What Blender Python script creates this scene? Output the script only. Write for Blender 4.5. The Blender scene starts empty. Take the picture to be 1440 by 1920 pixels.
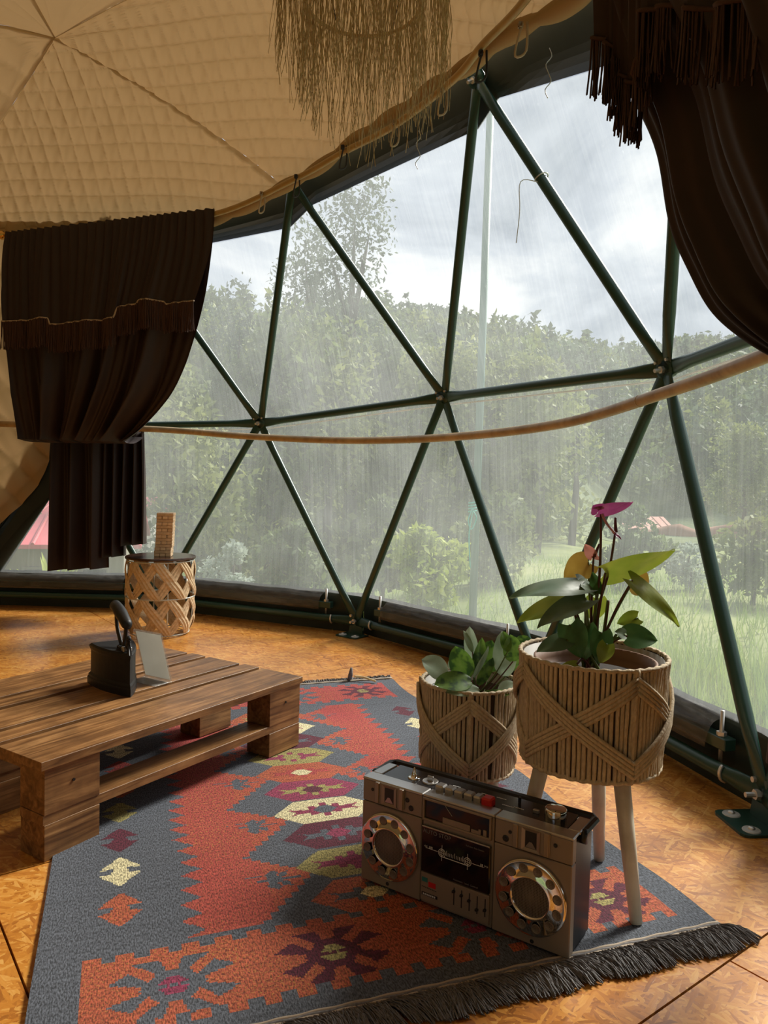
import bpy, math, random
import numpy as np
from mathutils import Vector, Matrix
random.seed(7); rng = np.random.default_rng(7)
SC = bpy.context.scene; COL = SC.collection
PI = math.pi
# ------------------------------------------------------------------ camera
F_PX, PITCH, ROLL, CAM_H = 1400.7, .0443, .0245, 1.0
cam = bpy.data.cameras.new('camera'); camo = bpy.data.objects.new('camera', cam); COL.objects.link(camo)
cam.sensor_fit = 'VERTICAL'; cam.sensor_height = 36; cam.sensor_width = 27
cam.lens = F_PX / 1920 * 36; cam.clip_start = .02; cam.clip_end = 1000
_f = Vector((0, math.cos(PITCH), -math.sin(PITCH))); _u = Vector((0, math.sin(PITCH), math.cos(PITCH))); _r = Vector((1, 0, 0))
_cr, _sr = math.cos(ROLL), math.sin(ROLL)
_r2 = _r * _cr + _u * _sr; _u2 = -_r * _sr + _u * _cr
camo.matrix_world = Matrix(((_r2.x, _u2.x, -_f.x, 0), (_r2.y, _u2.y, -_f.y, 0), (_r2.z, _u2.z, -_f.z, CAM_H), (0, 0, 0, 1)))
SC.camera = camo
# ------------------------------------------------------------------ sky, sun, exposure
SKY = 1.3; SUN = 9.; EXPO = -.17
W = bpy.data.worlds.new('overcast_sky'); SC.world = W; W.use_nodes = True
nt = W.node_tree; nt.nodes.clear()
_o = nt.nodes.new('ShaderNodeOutputWorld'); _b = nt.nodes.new('ShaderNodeBackground')
_tc = nt.nodes.new('ShaderNodeTexCoord'); _mp = nt.nodes.new('ShaderNodeMapping'); _mp.inputs['Scale'].default_value = (1, 1, 2.2)
_n = nt.nodes.new('ShaderNodeTexNoise'); _n.inputs['Scale'].default_value = 3.2; _n.inputs['Detail'].default_value = 7; _n.inputs['Roughness'].default_value = .55
_n.inputs['Distortion'].default_value = .5
_cr_ = nt.nodes.new('ShaderNodeValToRGB'); e = _cr_.color_ramp.elements
e[0].position = .34; e[0].color = (.30, .35, .44, 1); e[1].position = .68; e[1].color = (1.0, 1.0, 1.0, 1)
_m = e.new(.5); _m.color = (.55, .60, .69, 1)
_b.inputs['Strength'].default_value = SKY
for a, b in ((_tc.outputs['Generated'], _mp.inputs['Vector']), (_mp.outputs[0], _n.inputs['Vector']), (_n.outputs[0], _cr_.inputs[0]), (_cr_.outputs[0], _b.inputs[0]), (_b.outputs[0], _o.inputs[0])):
    nt.links.new(a, b)
sl = bpy.data.lights.new('sun', 'SUN'); sl.energy = SUN; sl.angle = math.radians(16); sl.color = (1, .95, .86)
so = bpy.data.objects.new('sun', sl); COL.objects.link(so)
so.rotation_euler = Vector((.72, .62, .80)).to_track_quat('Z', 'Y').to_euler(); so.location = (20, 20, 25)
SC.view_settings.view_transform = 'Standard'; SC.view_settings.look = 'None'; SC.view_settings.gamma = 1
SC.cycles.max_bounces = 6; SC.cycles.diffuse_bounces = 3; SC.cycles.glossy_bounces = 2; SC.cycles.transmission_bounces = 4
SC.view_settings.use_curve_mapping = False; SC.view_settings.exposure = EXPO
# ------------------------------------------------------------------ picture ray -> place in the world
def ray(px, py):
    x, y = px - 720, py - 960
    X = (_cr * x + _sr * y) / F_PX; Y = (-_sr * x + _cr * y) / F_PX
    return _f + _r * X - _u * Y
EYE = Vector((0, 0, CAM_H))
def at(px, py, d):
    r = ray(px, py); return EYE + r * (d / r.y)
def onz(px, py, z=0.):
    r = ray(px, py); return EYE + r * ((z - CAM_H) / r.z)
def onplane(px, py, p0, n):
    r = ray(px, py); return EYE + r * ((p0 - EYE).dot(n) / r.dot(n))
DC = Vector((-2.454, 1.819, .708))
def sph(px, py, R):
    r = ray(px, py).normalized(); oc = EYE - DC; b = oc.dot(r)
    return EYE + r * (-b + math.sqrt(b * b - (oc.dot(oc) - R * R)))
# ------------------------------------------------------------------ mesh helpers
def V3(p): return Vector(p)
class MB:
    def __init__(s): s.v = []; s.f = []
    def add(s, vs, fs):
        o = len(s.v); s.v += [tuple(v) for v in vs]; s.f += [tuple(i + o for i in f) for f in fs]
    def box(s, c, size, M=None, ch=0.):
        hx, hy, hz = size[0] / 2, size[1] / 2, size[2] / 2; c = V3(c)
        T = (lambda p: c + M @ V3(p)) if M is not None else (lambda p: c + V3(p))
        if ch <= 0:
            vs = [T((x * hx, y * hy, z * hz)) for x in (-1, 1) for y in (-1, 1) for z in (-1, 1)]
            s.add(vs, [(0, 1, 3, 2), (4, 6, 7, 5), (0, 4, 5, 1), (2, 3, 7, 6), (0, 2, 6, 4), (1, 5, 7, 3)]); return
        vs = []; idx = {}
        for x in (-1, 1):
            for y in (-1, 1):
                for z in (-1, 1):
                    for a in range(3):
                        h = [hx - ch, hy - ch, hz - ch]; h[a] += ch
                        idx[x, y, z, a] = len(vs); vs.append(T((x * h[0], y * h[1], z * h[2])))
        fs = []
        for a in range(3):
            b, d = (a + 1) % 3, (a + 2) % 3
            for sg in (-1, 1):
                q = []
                for (p, r) in ((-1, -1), (1, -1), (1, 1), (-1, 1)):
                    k = [0, 0, 0]; k[a] = sg; k[b] = p; k[d] = r; q.append(idx[k[0], k[1], k[2], a])
                fs.append(q if sg > 0 else q[::-1])
            for p in (-1, 1):
                for r in (-1, 1):
                    k1 = [0, 0, 0]; k1[a] = -1; k1[b] = p; k1[d] = r; k2 = list(k1); k2[a] = 1
                    q = [idx[(*k1, b)], idx[(*k2, b)], idx[(*k2, d)], idx[(*k1, d)]]
                    fs.append(q if p * r > 0 else q[::-1])
        for x in (-1, 1):
            for y in (-1, 1):
                for z in (-1, 1):
                    q = [idx[x, y, z, a] for a in range(3)]
                    fs.append(q if x * y * z > 0 else q[::-1])
        s.add(vs, fs)
    def tube(s, pts, r, n=8, closed=False, caps=True, up=None, rb=None):
        """r, rb: radius (or list) across and along 'up'"""
        P = [V3(p) for p in pts]; m = len(P)
        ra = r if isinstance(r, (list, tuple)) else [r] * m
        rbb = ra if rb is None else (rb if isinstance(rb, (list, tuple)) else [rb] * m)
        vs = []; prev = None
        for i in range(m):
            if closed: t = P[(i + 1) % m] - P[i - 1]
            else: t = P[min(i + 1, m - 1)] - P[max(i - 1, 0)]
            t.normalize()
            if up is not None: a = V3(up)
            elif prev is not None: a = prev
            else: a = Vector((0, 0, 1)) if abs(t.z) < .9 else Vector((1, 0, 0))
            a = (a - t * a.dot(t)).normalized(); prev = a; b = t.cross(a)
            for k in range(n):
                g = 2 * PI * k / n
                vs.append(P[i] + b * (math.cos(g) * ra[i]) + a * (math.sin(g) * rbb[i]))
        fs = []
        for i in range(m if closed else m - 1):
            j = (i + 1) % m
            for k in range(n):
                l = (k + 1) % n; fs.append((i * n + k, i * n + l, j * n + l, j * n + k))
        if caps and not closed:
            fs.append(tuple(range(n))[::-1]); fs.append(tuple((m - 1) * n + k for k in range(n)))
        s.add(vs, fs)
    def lathe(s, prof, n=32, c=(0, 0, 0), M=None, cap=False):
        c = V3(c); vs = []; m = len(prof)
        for (r, z) in prof:
            for k in range(n):
                g = 2 * PI * k / n; p = Vector((r * math.cos(g), r * math.sin(g), z)); vs.append(c + (M @ p if M is not None else p))
        fs = [(i * n + k, i * n + (k + 1) % n, (i + 1) * n + (k + 1) % n, (i + 1) * n + k) for i in range(m - 1) for k in range(n)]
        if cap: fs += [tuple(range(n))[::-1], tuple((m - 1) * n + k for k in range(n))]
        s.add(vs, fs)
    def prism(s, poly, ax, ay, az, o, h):
        """poly (x,y) list in frame ax,ay at origin o, extruded h along az"""
        o = V3(o); n = len(poly)
        lo = [o + ax * x + ay * y for x, y in poly]; hi = [p + az * h for p in lo]
        s.add(lo + hi, [tuple(range(n))[::-1], tuple(range(n, 2 * n))] + [(i, (i + 1) % n, n + (i + 1) % n, n + i) for i in range(n)])
    def grid(s, P):
        n, m = len(P), len(P[0])
        s.add([p for r in P for p in r], [(i * m + j, i * m + j + 1, (i + 1) * m + j + 1, (i + 1) * m + j) for i in range(n - 1) for j in range(m - 1)])
    def build(s, name, mat, parent=None, smooth=False, world=False):
        v = s.v
        if world and parent is not None:
            Mi = parent_mat(parent).inverted(); v = [tuple(Mi @ V3(p)) for p in v]
        me = bpy.data.meshes.new(name); me.from_pydata(v, [], s.f)
        return link(name, me, mat, parent, smooth)
def parent_mat(p):
    m = Matrix.Translation(p.location) @ p.rotation_euler.to_matrix().to_4x4()
    return parent_mat(p.parent) @ m if p.parent is not None else m
def link(name, me, mat, parent=None, smooth=False):
    if smooth: me.polygons.foreach_set('use_smooth', [True] * len(me.polygons))
    if mat is not None: me.materials.append(mat)
    me.update()
    o = bpy.data.objects.new(name, me); COL.objects.link(o)
    if parent is not None: o.parent = parent
    return o
def fastmesh(name, verts, faces, mat, parent=None, smooth=False):
    me = bpy.data.meshes.new(name); verts = np.asarray(verts, np.float32).reshape(-1, 3); faces = np.asarray(faces, np.int32)
    k = faces.shape[1]; me.vertices.add(len(verts)); me.vertices.foreach_set('co', verts.ravel())
    me.loops.add(faces.size); me.loops.foreach_set('vertex_index', faces.ravel())
    me.polygons.add(len(faces)); me.polygons.foreach_set('loop_start', np.arange(0, faces.size, k, dtype=np.int32))
    me.update(calc_edges=True)
    return link(name, me, mat, parent, smooth)
def gridmesh(name, P, mat, parent=None, smooth=True):
    P = np.asarray(P); n, m = P.shape[:2]; i = np.arange(n * m).reshape(n, m)
    f = np.stack([i[:-1, :-1], i[:-1, 1:], i[1:, 1:], i[1:, :-1]], -1).reshape(-1, 4)
    return fastmesh(name, P.reshape(-1, 3), f, mat, parent, smooth)
def thing(name, label, cat, loc=(0, 0, 0), rz=0., group=None, kind=None):
    o = bpy.data.objects.new(name, None); COL.objects.link(o); o.empty_display_size = .05
    o.location = loc; o.rotation_euler = (0, 0, rz)
    return tag(o, label, cat, group, kind)
def tag(o, label=None, cat=None, group=None, kind=None):
    if label: o['label'] = label
    if cat: o['category'] = cat
    if group: o['group'] = group
    if kind: o['kind'] = kind
    return o
def rotz(a): return Matrix.Rotation(a, 3, 'Z')
def spline(pts, n):
    """catmull-rom through pts, n samples per span"""
    P = [V3(p) for p in pts]; out = []
    for i in range(len(P) - 1):
        a, b, c, d = P[max(i - 1, 0)], P[i], P[i + 1], P[min(i + 2, len(P) - 1)]
        for k in range(n):
            t = k / n
            out.append(.5 * ((2 * b) + (c - a) * t + (2 * a - 5 * b + 4 * c - d) * t * t + (3 * b - a - 3 * c + d) * t ** 3))
    out.append(P[-1]); return out
# ------------------------------------------------------------------ materials
class NT:
    def __init__(s, name):
        s.m = bpy.data.materials.new(name); s.m.use_nodes = True; s.t = s.m.node_tree; s.t.nodes.clear()
        s.out = s.n('OutputMaterial')
    def n(s, k, **kw):
        d = s.t.nodes.new('ShaderNode' + k)
        for a, b in kw.items():
            if hasattr(d, a) and a not in d.inputs: setattr(d, a, b)
            else: s.set(d, a, b)
        return d
    def set(s, d, key, val):
        i = d.inputs[key]
        if isinstance(val, bpy.types.NodeSocket): s.t.links.new(val, i)
        elif isinstance(val, bpy.types.Node): s.t.links.new(val.outputs[0], i)
        else:
            if i.type == 'RGBA' and len(val) == 3: val = (*val, 1)
            i.default_value = val
    def coord(s, scale=(1, 1, 1), kind='Object', rot=(0, 0, 0)):
        c = s.n('TexCoord'); m = s.n('Mapping'); s.t.links.new(c.outputs[kind], m.inputs[0])
        m.inputs['Scale'].default_value = scale; m.inputs['Rotation'].default_value = rot; return m
    def noise(s, vec, scale, detail=3, rough=.5, dist=0.):
        d = s.n('TexNoise'); s.set(d, 'Vector', vec); s.set(d, 'Scale', scale); s.set(d, 'Detail', detail); s.set(d, 'Roughness', rough); s.set(d, 'Distortion', dist); return d
    def ramp(s, fac, stops):
        d = s.n('ValToRGB'); s.set(d, 0, fac); el = d.color_ramp.elements
        while len(el) < len(stops): el.new(.5)
        for e, (p, c) in zip(el, stops):
            e.position = p; e.color = (*c, 1) if not isinstance(c, float) else (c, c, c, 1)
        return d
    def mix(s, fac, a, b, mode='MIX'):
        d = s.n('MixRGB'); d.blend_type = mode; s.set(d, 0, fac); s.set(d, 1, a); s.set(d, 2, b); return d
    def math(s, op, a, b=0.):
        d = s.n('Math'); d.operation = op; s.set(d, 0, a); s.set(d, 1, b); return d
    def bump(s, h, strength=.3, dist=.01):
        d = s.n('Bump'); s.set(d, 'Height', h); s.set(d, 'Strength', strength); s.set(d, 'Distance', dist); return d
    def pbr(s, color, rough=.5, metal=0., normal=None, **kw):
        d = s.n('BsdfPrincipled'); s.set(d, 'Base Color', color); s.set(d, 'Roughness', rough); s.set(d, 'Metallic', metal)
        if normal is not None: s.set(d, 'Normal', normal)
        for k, v in kw.items(): s.set(d, k.replace('_', ' '), v)
        s.t.links.new(d.outputs[0], s.out.inputs[0]); return d
    def surf(s, sh): s.t.links.new(sh.outputs[0], s.out.inputs[0]); return s.m
def plain(name, c, rough=.5, metal=0., var=.12, scale=30, bump=0., **kw):
    t = NT(name); co = t.coord(); nz = t.noise(co, scale, 4)
    col = t.mix(nz, tuple(x * (1 - var) for x in c), tuple(min(1, x * (1 + var)) for x in c))
    nr = t.bump(nz, bump, .005) if bump else None
    t.pbr(col, rough, metal, nr, **kw); return t.m
def leafmat(name, c1, c2, back=.35, scale=25, rough=.4):
    t = NT(name); co = t.coord(); nz = t.noise(co, scale, 3)
    r = t.ramp(nz, [(.35, c1), (.65, c2)])
    p = t.n('BsdfPrincipled'); t.set(p, 'Base Color', r); t.set(p, 'Roughness', rough)
    tr = t.n('BsdfTranslucent'); t.set(tr, 'Color', r)
    mx = t.n('MixShader'); t.set(mx, 0, back); t.set(mx, 1, p); t.set(mx, 2, tr); return t.surf(mx)
M = {}
# varnished strand board
t = NT('strand_board'); co = t.coord()
vo = t.n('TexVoronoi', Scale=11.); t.set(vo, 'Vector', t.mix(.06, co, t.noise(co, 7, 2).outputs['Color'], 'ADD'))
def strands(t, co, vscale, ns):
    v = t.n('TexVoronoi'); t.set(v, 'Scale', vscale); t.set(v, 'Vector', t.mix(.08, co, t.noise(co, 5, 2).outputs['Color'], 'ADD'))
    sp = t.n('SeparateColor'); t.set(sp, 0, v.outputs['Color'])
    an = t.math('MULTIPLY', sp.outputs[0], 6.28)
    vr = t.n('VectorRotate'); vr.rotation_type = 'Z_AXIS'; t.set(vr, 'Vector', co); t.set(vr, 'Angle', an)
    mp = t.n('Mapping'); t.set(mp, 0, vr); mp.inputs['Scale'].default_value = (ns, ns * .12, 1)
    nz = t.noise(mp, 1., 4, .6); return nz, sp
wob = t.mix(.012, co, t.noise(co, 14, 3).outputs['Color'], 'ADD')
hgt = None
for ang_, sx_, sy_, off_ in ((.2, 14, 105, 0.), (1.25, 17, 92, 3.1), (2.2, 13, 115, 7.7), (2.9, 20, 130, 5.2), (.75, 19, 122, 9.4)):
    mp = t.n('Mapping'); t.set(mp, 0, wob); mp.inputs['Rotation'].default_value = (0, 0, ang_); mp2 = t.n('Mapping'); t.set(mp2, 0, mp); mp2.inputs['Scale'].default_value = (sx_, sy_, 1); mp2.inputs['Location'].default_value = (off_, off_, 0)
    v = t.n('TexVoronoi'); v.voronoi_dimensions = '2D'; t.set(v, 'Vector', mp2); t.set(v, 'Scale', 1.)
    sp = t.n('SeparateColor'); t.set(sp, 0, v.outputs['Color'])
    gr = t.noise(mp2, 2.5, 3, .6); tone_ = t.math('ADD', t.math('MULTIPLY', sp.outputs[1], .62), t.math('MULTIPLY', gr, .38))
    hh_ = t.math('SUBTRACT', sp.outputs[0], t.math('MULTIPLY', v.outputs['Distance'], .25))
    if hgt is None: hgt, tone = hh_, tone_
    else:
        gt = t.math('GREATER_THAN', hh_, hgt); mt_ = t.n('Mix'); t.set(mt_, 0, gt); t.set(mt_, 2, tone); t.set(mt_, 3, tone_); tone = mt_; hgt = t.math('MAXIMUM', hgt, hh_)
big = t.noise(co, 1.4, 4, .6)
val = t.math('ADD', tone, t.math('MULTIPLY', t.math('SUBTRACT', big, .5), .55))
rp = t.ramp(val, [(.05, (.20, .065, .011)), (.28, (.42, .148, .022)), (.50, (.54, .212, .032)), (.72, (.63, .285, .055)), (.98, (.74, .43, .13))])
rr = t.ramp(t.noise(co, 9, 3), [(.3, .26), (.7, .42)])
pp = t.pbr(rp, rr, 0, t.bump(hgt, .18, .003)); pp.inputs['Coat Weight'].default_value = .45; pp.inputs['Coat Roughness'].default_value = .22; M['osb'] = t.m
# pallet wood
def wood(name, stops, axis=(3, 40, 40), rough=.42, bump=.25):
    t = NT(name); co = t.coord(axis); oi = t.n('ObjectInfo')
    sh = t.n('VectorMath'); sh.operation = 'ADD'; t.set(sh, 0, co)
    cmb = t.n('CombineXYZ'); t.set(cmb, 0, t.math('MULTIPLY', oi.outputs['Random'], 40.)); t.set(cmb, 1, t.math('MULTIPLY', oi.outputs['Random'], 17.)); t.set(sh, 1, cmb)
    nz = t.noise(sh, 1., 6, .6, 1.2); rp = t.ramp(nz, stops)
    co2 = t.coord((1, 1, 1)); wear = t.noise(co2, 9, 5, .6)
    col = t.mix(t.ramp(wear, [(.35, .55), (.6, 1.)]), t.n('RGB').outputs[0], rp, 'MIX')
    col.inputs[1].default_value = (stops[0][1][0] * .5, stops[0][1][1] * .5, stops[0][1][2] * .5, 1)
    for l in list(t.t.links):
        if l.to_socket == col.inputs[1]: t.t.links.remove(l)
    t.pbr(col, rough, 0, t.bump(nz, bump, .004)); return t.m
M['pallet'] = wood('stained_pine', [(.30, (.10, .040, .012)), (.48, (.235, .108, .036)), (.62, (.36, .18, .066)), (.8, (.50, .275, .11))], (3, 40, 40), .42)
M['pallet_end'] = M['pallet']
M['toywood'] = wood('toy_block_pine', [(.3, (.55, .36, .20)), (.7, (.74, .53, .33))], (4, 30, 30), .6, .05)
M['bamboo'] = wood('pale_bamboo', [(.3, (.40, .26, .11)), (.7, (.62, .44, .22))], (6, 6, 6), .38, .08)
M['legwood'] = wood('pale_birch', [(.3, (.74, .65, .48)), (.7, (.86, .78, .62))], (30, 30, 3), .45, .05)
M['darktop'] = wood('dark_veneer', [(.3, (.035, .015, .010)), (.7, (.085, .04, .024))], (4, 30, 30), .22, .05)
M['green'] = plain('green_powdercoat', (.018, .058, .042), .32, 0, .15, 60, .03)
M['cover'] = plain('dark_green_vinyl', (.012, .022, .020), .5, 0, .2, 9, .05)
M['hem'] = plain('dark_green_hem', (.010, .022, .014), .55, 0, .2, 20, .08)
M['steel'] = plain('zinc_steel', (.70, .67, .62), .38, .8, .1, 60)
M['washer'] = plain('galvanised_washer', (.55, .55, .52), .5, .3, .1, 60)
M['darkedge'] = plain('black_steel', (.03, .03, .03), .4, .6)
M['brass'] = plain('brass', (.75, .48, .16), .25, 1, .1, 40)
M['goldrod'] = plain('lacquered_rod', (.42, .28, .10), .32, 0, .25, 14)
M['castiron'] = plain('black_cast_iron', (.018, .018, .019), .48, .35, .25, 45, .12)
M['black'] = plain('black_plastic', (.012, .012, .013), .35, 0, .1)
M['deck'] = plain('black_gloss_plastic', (.02, .02, .022), .2, 0, .1)
M['glossblack'] = plain('black_gloss_window', (.006, .006, .007), .08, 0, .1)
M['champ'] = plain('champagne_plastic', (.28, .222, .170), .38, .2, .06, 18)
M['champlight'] = plain('champagne_trim', (.33, .27, .21), .3, .5, .08, 18)
M['silver'] = plain('silver_plastic', (.45, .44, .43), .28, .8, .08, 30)
M['chrome'] = plain('chrome', (.80, .78, .76), .07, 1, .03, 10)
M['red'] = plain('red_key', (.55, .015, .012), .3, 0, .05)
M['teal'] = plain('teal_sticker', (.02, .16, .15), .4, 0, .05)
M['white'] = plain('white_print', (.7, .7, .7), .5, 0, .03)
M['greyprint'] = plain('grey_print', (.18, .18, .19), .5, 0, .03)
M['clay'] = plain('brown_plastic_pot', (.21, .105, .058), .6, 0, .15, 14, .05)
M['soil'] = plain('dark_soil', (.018, .011, .007), .95, 0, .5, 60, .6)
M['core'] = plain('rope_gap_shade', (.07, .045, .025), .9)  # dark sheet behind the ropes, gap shade put into its colour
M['thread'] = plain('dark_thread', (.03, .03, .035), .8)
M['wire'] = plain('pale_wire', (.55, .56, .5), .45, .3)
M['whiteliner'] = plain('pale_plastic_liner', (.34, .31, .27), .5)
# speaker mesh
t = NT('speaker_mesh'); co = t.coord((1, 1, 1)); vo = t.n('TexVoronoi'); t.set(vo, 'Vector', co); t.set(vo, 'Scale', 300.); vo.inputs['Randomness'].default_value = 0
rp = t.ramp(vo.outputs['Distance'], [(.30, (.010, .008, .006)), (.42, (.24, .20, .16))])
t.pbr(rp, .45, .5); M['mesh'] = t.m
# jute
def jute(name, c1, c2, sc):
    t = NT(name); co = t.coord(sc); nz = t.noise(co, 1., 4, .65); rp = t.ramp(nz, [(.3, c1), (.7, c2)])
    t.pbr(rp, .8, 0, t.bump(nz, .7, .004)); return t.m
M['jute'] = jute('twisted_paper_rope', (.46, .355, .23), (.72, .585, .41), (160, 160, 60))
M['juteband'] = jute('braided_straw', (.48, .34, .19), (.76, .58, .36), (55, 55, 55))
M['raffia'] = leafmat('dry_raffia', (.60, .47, .27), (.82, .70, .46), .4, 60, .7)
# curtain cloth
t = NT('brown_velvet'); co = t.coord(); nz = t.noise(co, 25, 4)
col = t.mix(nz, (.013, .0055, .0045), (.024, .010, .008))
p = t.pbr(col, .62, 0, None); p.inputs['Sheen Weight'].default_value = .06; p.inputs['Sheen Tint'].default_value = (.5, .3, .25, 1); M['velvet'] = t.m
M['fringe'] = plain('brown_fringe', (.060, .026, .018), .75, 0, .25, 90)
M['cord'] = plain('beige_cord', (.42, .33, .24), .7)
# quilted liner: fabric that lets daylight through
t = NT('quilted_cream_liner'); co = t.coord(); nz = t.noise(co, 5, 4)
col = t.mix(nz, (.47, .34, .19), (.53, .39, .225))
fine = t.noise(co, 160, 2); bp = t.bump(fine, .12, .003)
d1 = t.n('BsdfDiffuse'); t.set(d1, 'Color', col); t.set(d1, 'Normal', bp)
d2 = t.n('BsdfTranslucent'); t.set(d2, 'Color', t.mix(1., col, (.88, .80, .66), 'MULTIPLY'))
mx = t.n('MixShader', ); t.set(mx, 0, .17); t.set(mx, 1, d1); t.set(mx, 2, d2); M['liner'] = t.surf(mx)
# weathered clear vinyl
t = NT('weathered_clear_vinyl'); c0 = t.coord(); c0.inputs['Location'].default_value = (2.454, -1.819, 0); sx = t.n('SeparateXYZ'); t.set(sx, 0, c0)
azn = t.math('ARCTAN2', sx.outputs[0], sx.outputs[1])
def streak(fa, fz):
    cx = t.n('CombineXYZ'); t.set(cx, 0, t.math('MULTIPLY', azn, fa)); t.set(cx, 1, t.math('MULTIPLY', sx.outputs[2], fz)); return cx
st = t.noise(streak(150., 1.2), 1., 5, .6); st2 = t.noise(streak(460., 3.2), 1., 3, .5)
co3 = t.coord((1, 1, 1)); bl = t.noise(co3, 2.2, 4, .55)
h = t.math('ADD', t.math('MULTIPLY', t.ramp(st, [(.40, 0.), (.80, 1.)]), .05), t.math('MULTIPLY', t.ramp(st2, [(.45, 0.), (.8, 1.)]), .05))
h = t.math('ADD', h, t.math('MULTIPLY', t.ramp(bl, [(.3, 0.), (.7, 1.)]), .08))
spk = t.ramp(t.noise(co3, 60, 2, .5), [(.70, 0.), (.76, .25)])
h = t.math('ADD', t.math('ADD', h, .125), t.math('MULTIPLY', spk, .3))
tp = t.n('BsdfTransparent'); t.set(tp, 'Color', (.88, .90, .89))
tl = t.n('BsdfTranslucent'); t.set(tl, 'Color', (.66, .69, .69))
mx = t.n('MixShader'); t.set(mx, 0, h); t.set(mx, 1, tp); t.set(mx, 2, tl)
gl = t.n('BsdfGlossy'); gl.inputs['Roughness'].default_value = .12; t.set(gl, 'Color', (.8, .8, .8))
fr = t.n('Fresnel'); fr.inputs['IOR'].default_value = 1.25
mx2 = t.n('MixShader'); t.set(mx2, 0, fr); t.set(mx2, 1, mx); t.set(mx2, 2, gl); M['vinyl'] = t.surf(mx2)
t = NT('clear_vinyl_wrap'); co = t.coord((20, 20, 60)); st = t.noise(co, 1., 4, .6)
tp = t.n('BsdfTransparent'); t.set(tp, 'Color', (.62, .60, .55)); gl = t.n('BsdfPrincipled'); t.set(gl, 'Base Color', (.24, .22, .19)); t.set(gl, 'Roughness', .12)
mx = t.n('MixShader'); t.set(mx, 0, t.ramp(st, [(.3, .18), (.7, .45)])); t.set(mx, 1, tp); t.set(mx, 2, gl); M['wrap'] = t.surf(mx)
t = NT('acrylic'); tp = t.n('BsdfTransparent'); t.set(tp, 'Color', (.95, .95, .94)); gl = t.n('BsdfPrincipled'); t.set(gl, 'Base Color', (.75, .75, .73)); t.set(gl, 'Roughness', .08)
mx = t.n('MixShader'); t.set(mx, 0, .16); t.set(mx, 1, tp); t.set(mx, 2, gl); M['acrylic'] = t.surf(mx)
M['paper'] = leafmat('blank_paper_insert', (.66, .64, .60), (.74, .72, .68), .7, 6, .6)
# rug
t = NT('kilim_wool'); at_ = t.n('Attribute'); at_.attribute_name = 'weave'; co = t.coord()
nz = t.noise(t.coord((330, 110, 1)), 1., 2, .5); nz2 = t.noise(t.coord((150, 330, 1)), 1., 2, .5); big = t.noise(co, 3.2, 2)
hsv = t.n('HueSaturation'); t.set(hsv, 'Color', at_.outputs['Color']); t.set(hsv, 'Value', t.math('ADD', t.math('MULTIPLY', t.ramp(nz, [(.36, 0.), (.64, 1.)]), 1.15), .42))
sepc = t.n('SeparateColor'); t.set(sepc, 0, at_.outputs['Color'])
isred = t.ramp(t.math('SUBTRACT', sepc.outputs[0], t.math('MULTIPLY', sepc.outputs[2], 3.)), [(.08, 0.), (.2, 1.)])
yl = t.math('MULTIPLY', t.math('MULTIPLY', t.ramp(nz2, [(.55, 0.), (.66, .85)]), isred), t.ramp(big, [(.38, .25), (.62, 1.)]))
col = t.mix(yl, hsv, (.52, .26, .06))
t.pbr(col, .9, 0, t.bump(t.math('ADD', nz, nz2), .5, .003)); M['rug'] = t.m
M['rugtassel'] = plain('charcoal_wool', (.17, .16, .16), .9, 0, .8, 160)
# plants
M['anth_green'] = leafmat('anthurium_leaf', (.05, .13, .035), (.09, .19, .055), .3, 20, .28)
M['anth_yellow'] = leafmat('anthurium_young_leaf', (.22, .30, .03), (.34, .38, .05), .5, 14, .35)
M['anth_grey'] = leafmat('anthurium_glossy_leaf', (.11, .18, .09), (.18, .25, .14), .2, 16, .36)
M['anth_amber'] = leafmat('anthurium_fading_leaf', (.42, .26, .04), (.55, .36, .08), .5, 14, .4)
M['stem'] = plain('plant_stem', (.10, .15, .03), .45)
M['redstem'] = plain('flower_stem', (.10, .03, .02), .4)
M['spathe'] = leafmat('purple_spathe', (.25, .035, .13), (.34, .06, .19), .35, 20, .25)
M['spathe2'] = leafmat('pink_spathe', (.50, .18, .14), (.6, .26, .2), .35, 20, .35)
M['spadix'] = plain('dark_spadix', (.10, .012, .018), .5, 0, .2, 300, .3)
M['spadix2'] = plain('pink_spadix', (.55, .28, .36), .5, 0, .2, 300, .3)
t = NT('calathea_leaf'); co = t.coord(); nz = t.noise(co, 38, 2)
rp = t.ramp(nz, [(.40, (.035, .09, .02)), (.5, (.12, .24, .035)), (.7, (.19, .33, .06))])
p = t.n('BsdfPrincipled'); t.set(p, 'Base Color', rp); t.set(p, 'Roughness', .4); tr = t.n('BsdfTranslucent'); t.set(tr, 'Color', rp)
mx = t.n('MixShader'); t.set(mx, 0, .35); t.set(mx, 1, p); t.set(mx, 2, tr); M['cal'] = t.surf(mx)
M['calpale'] = leafmat('calathea_underside', (.30, .40, .27), (.42, .52, .38), .3, 22, .4)
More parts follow.
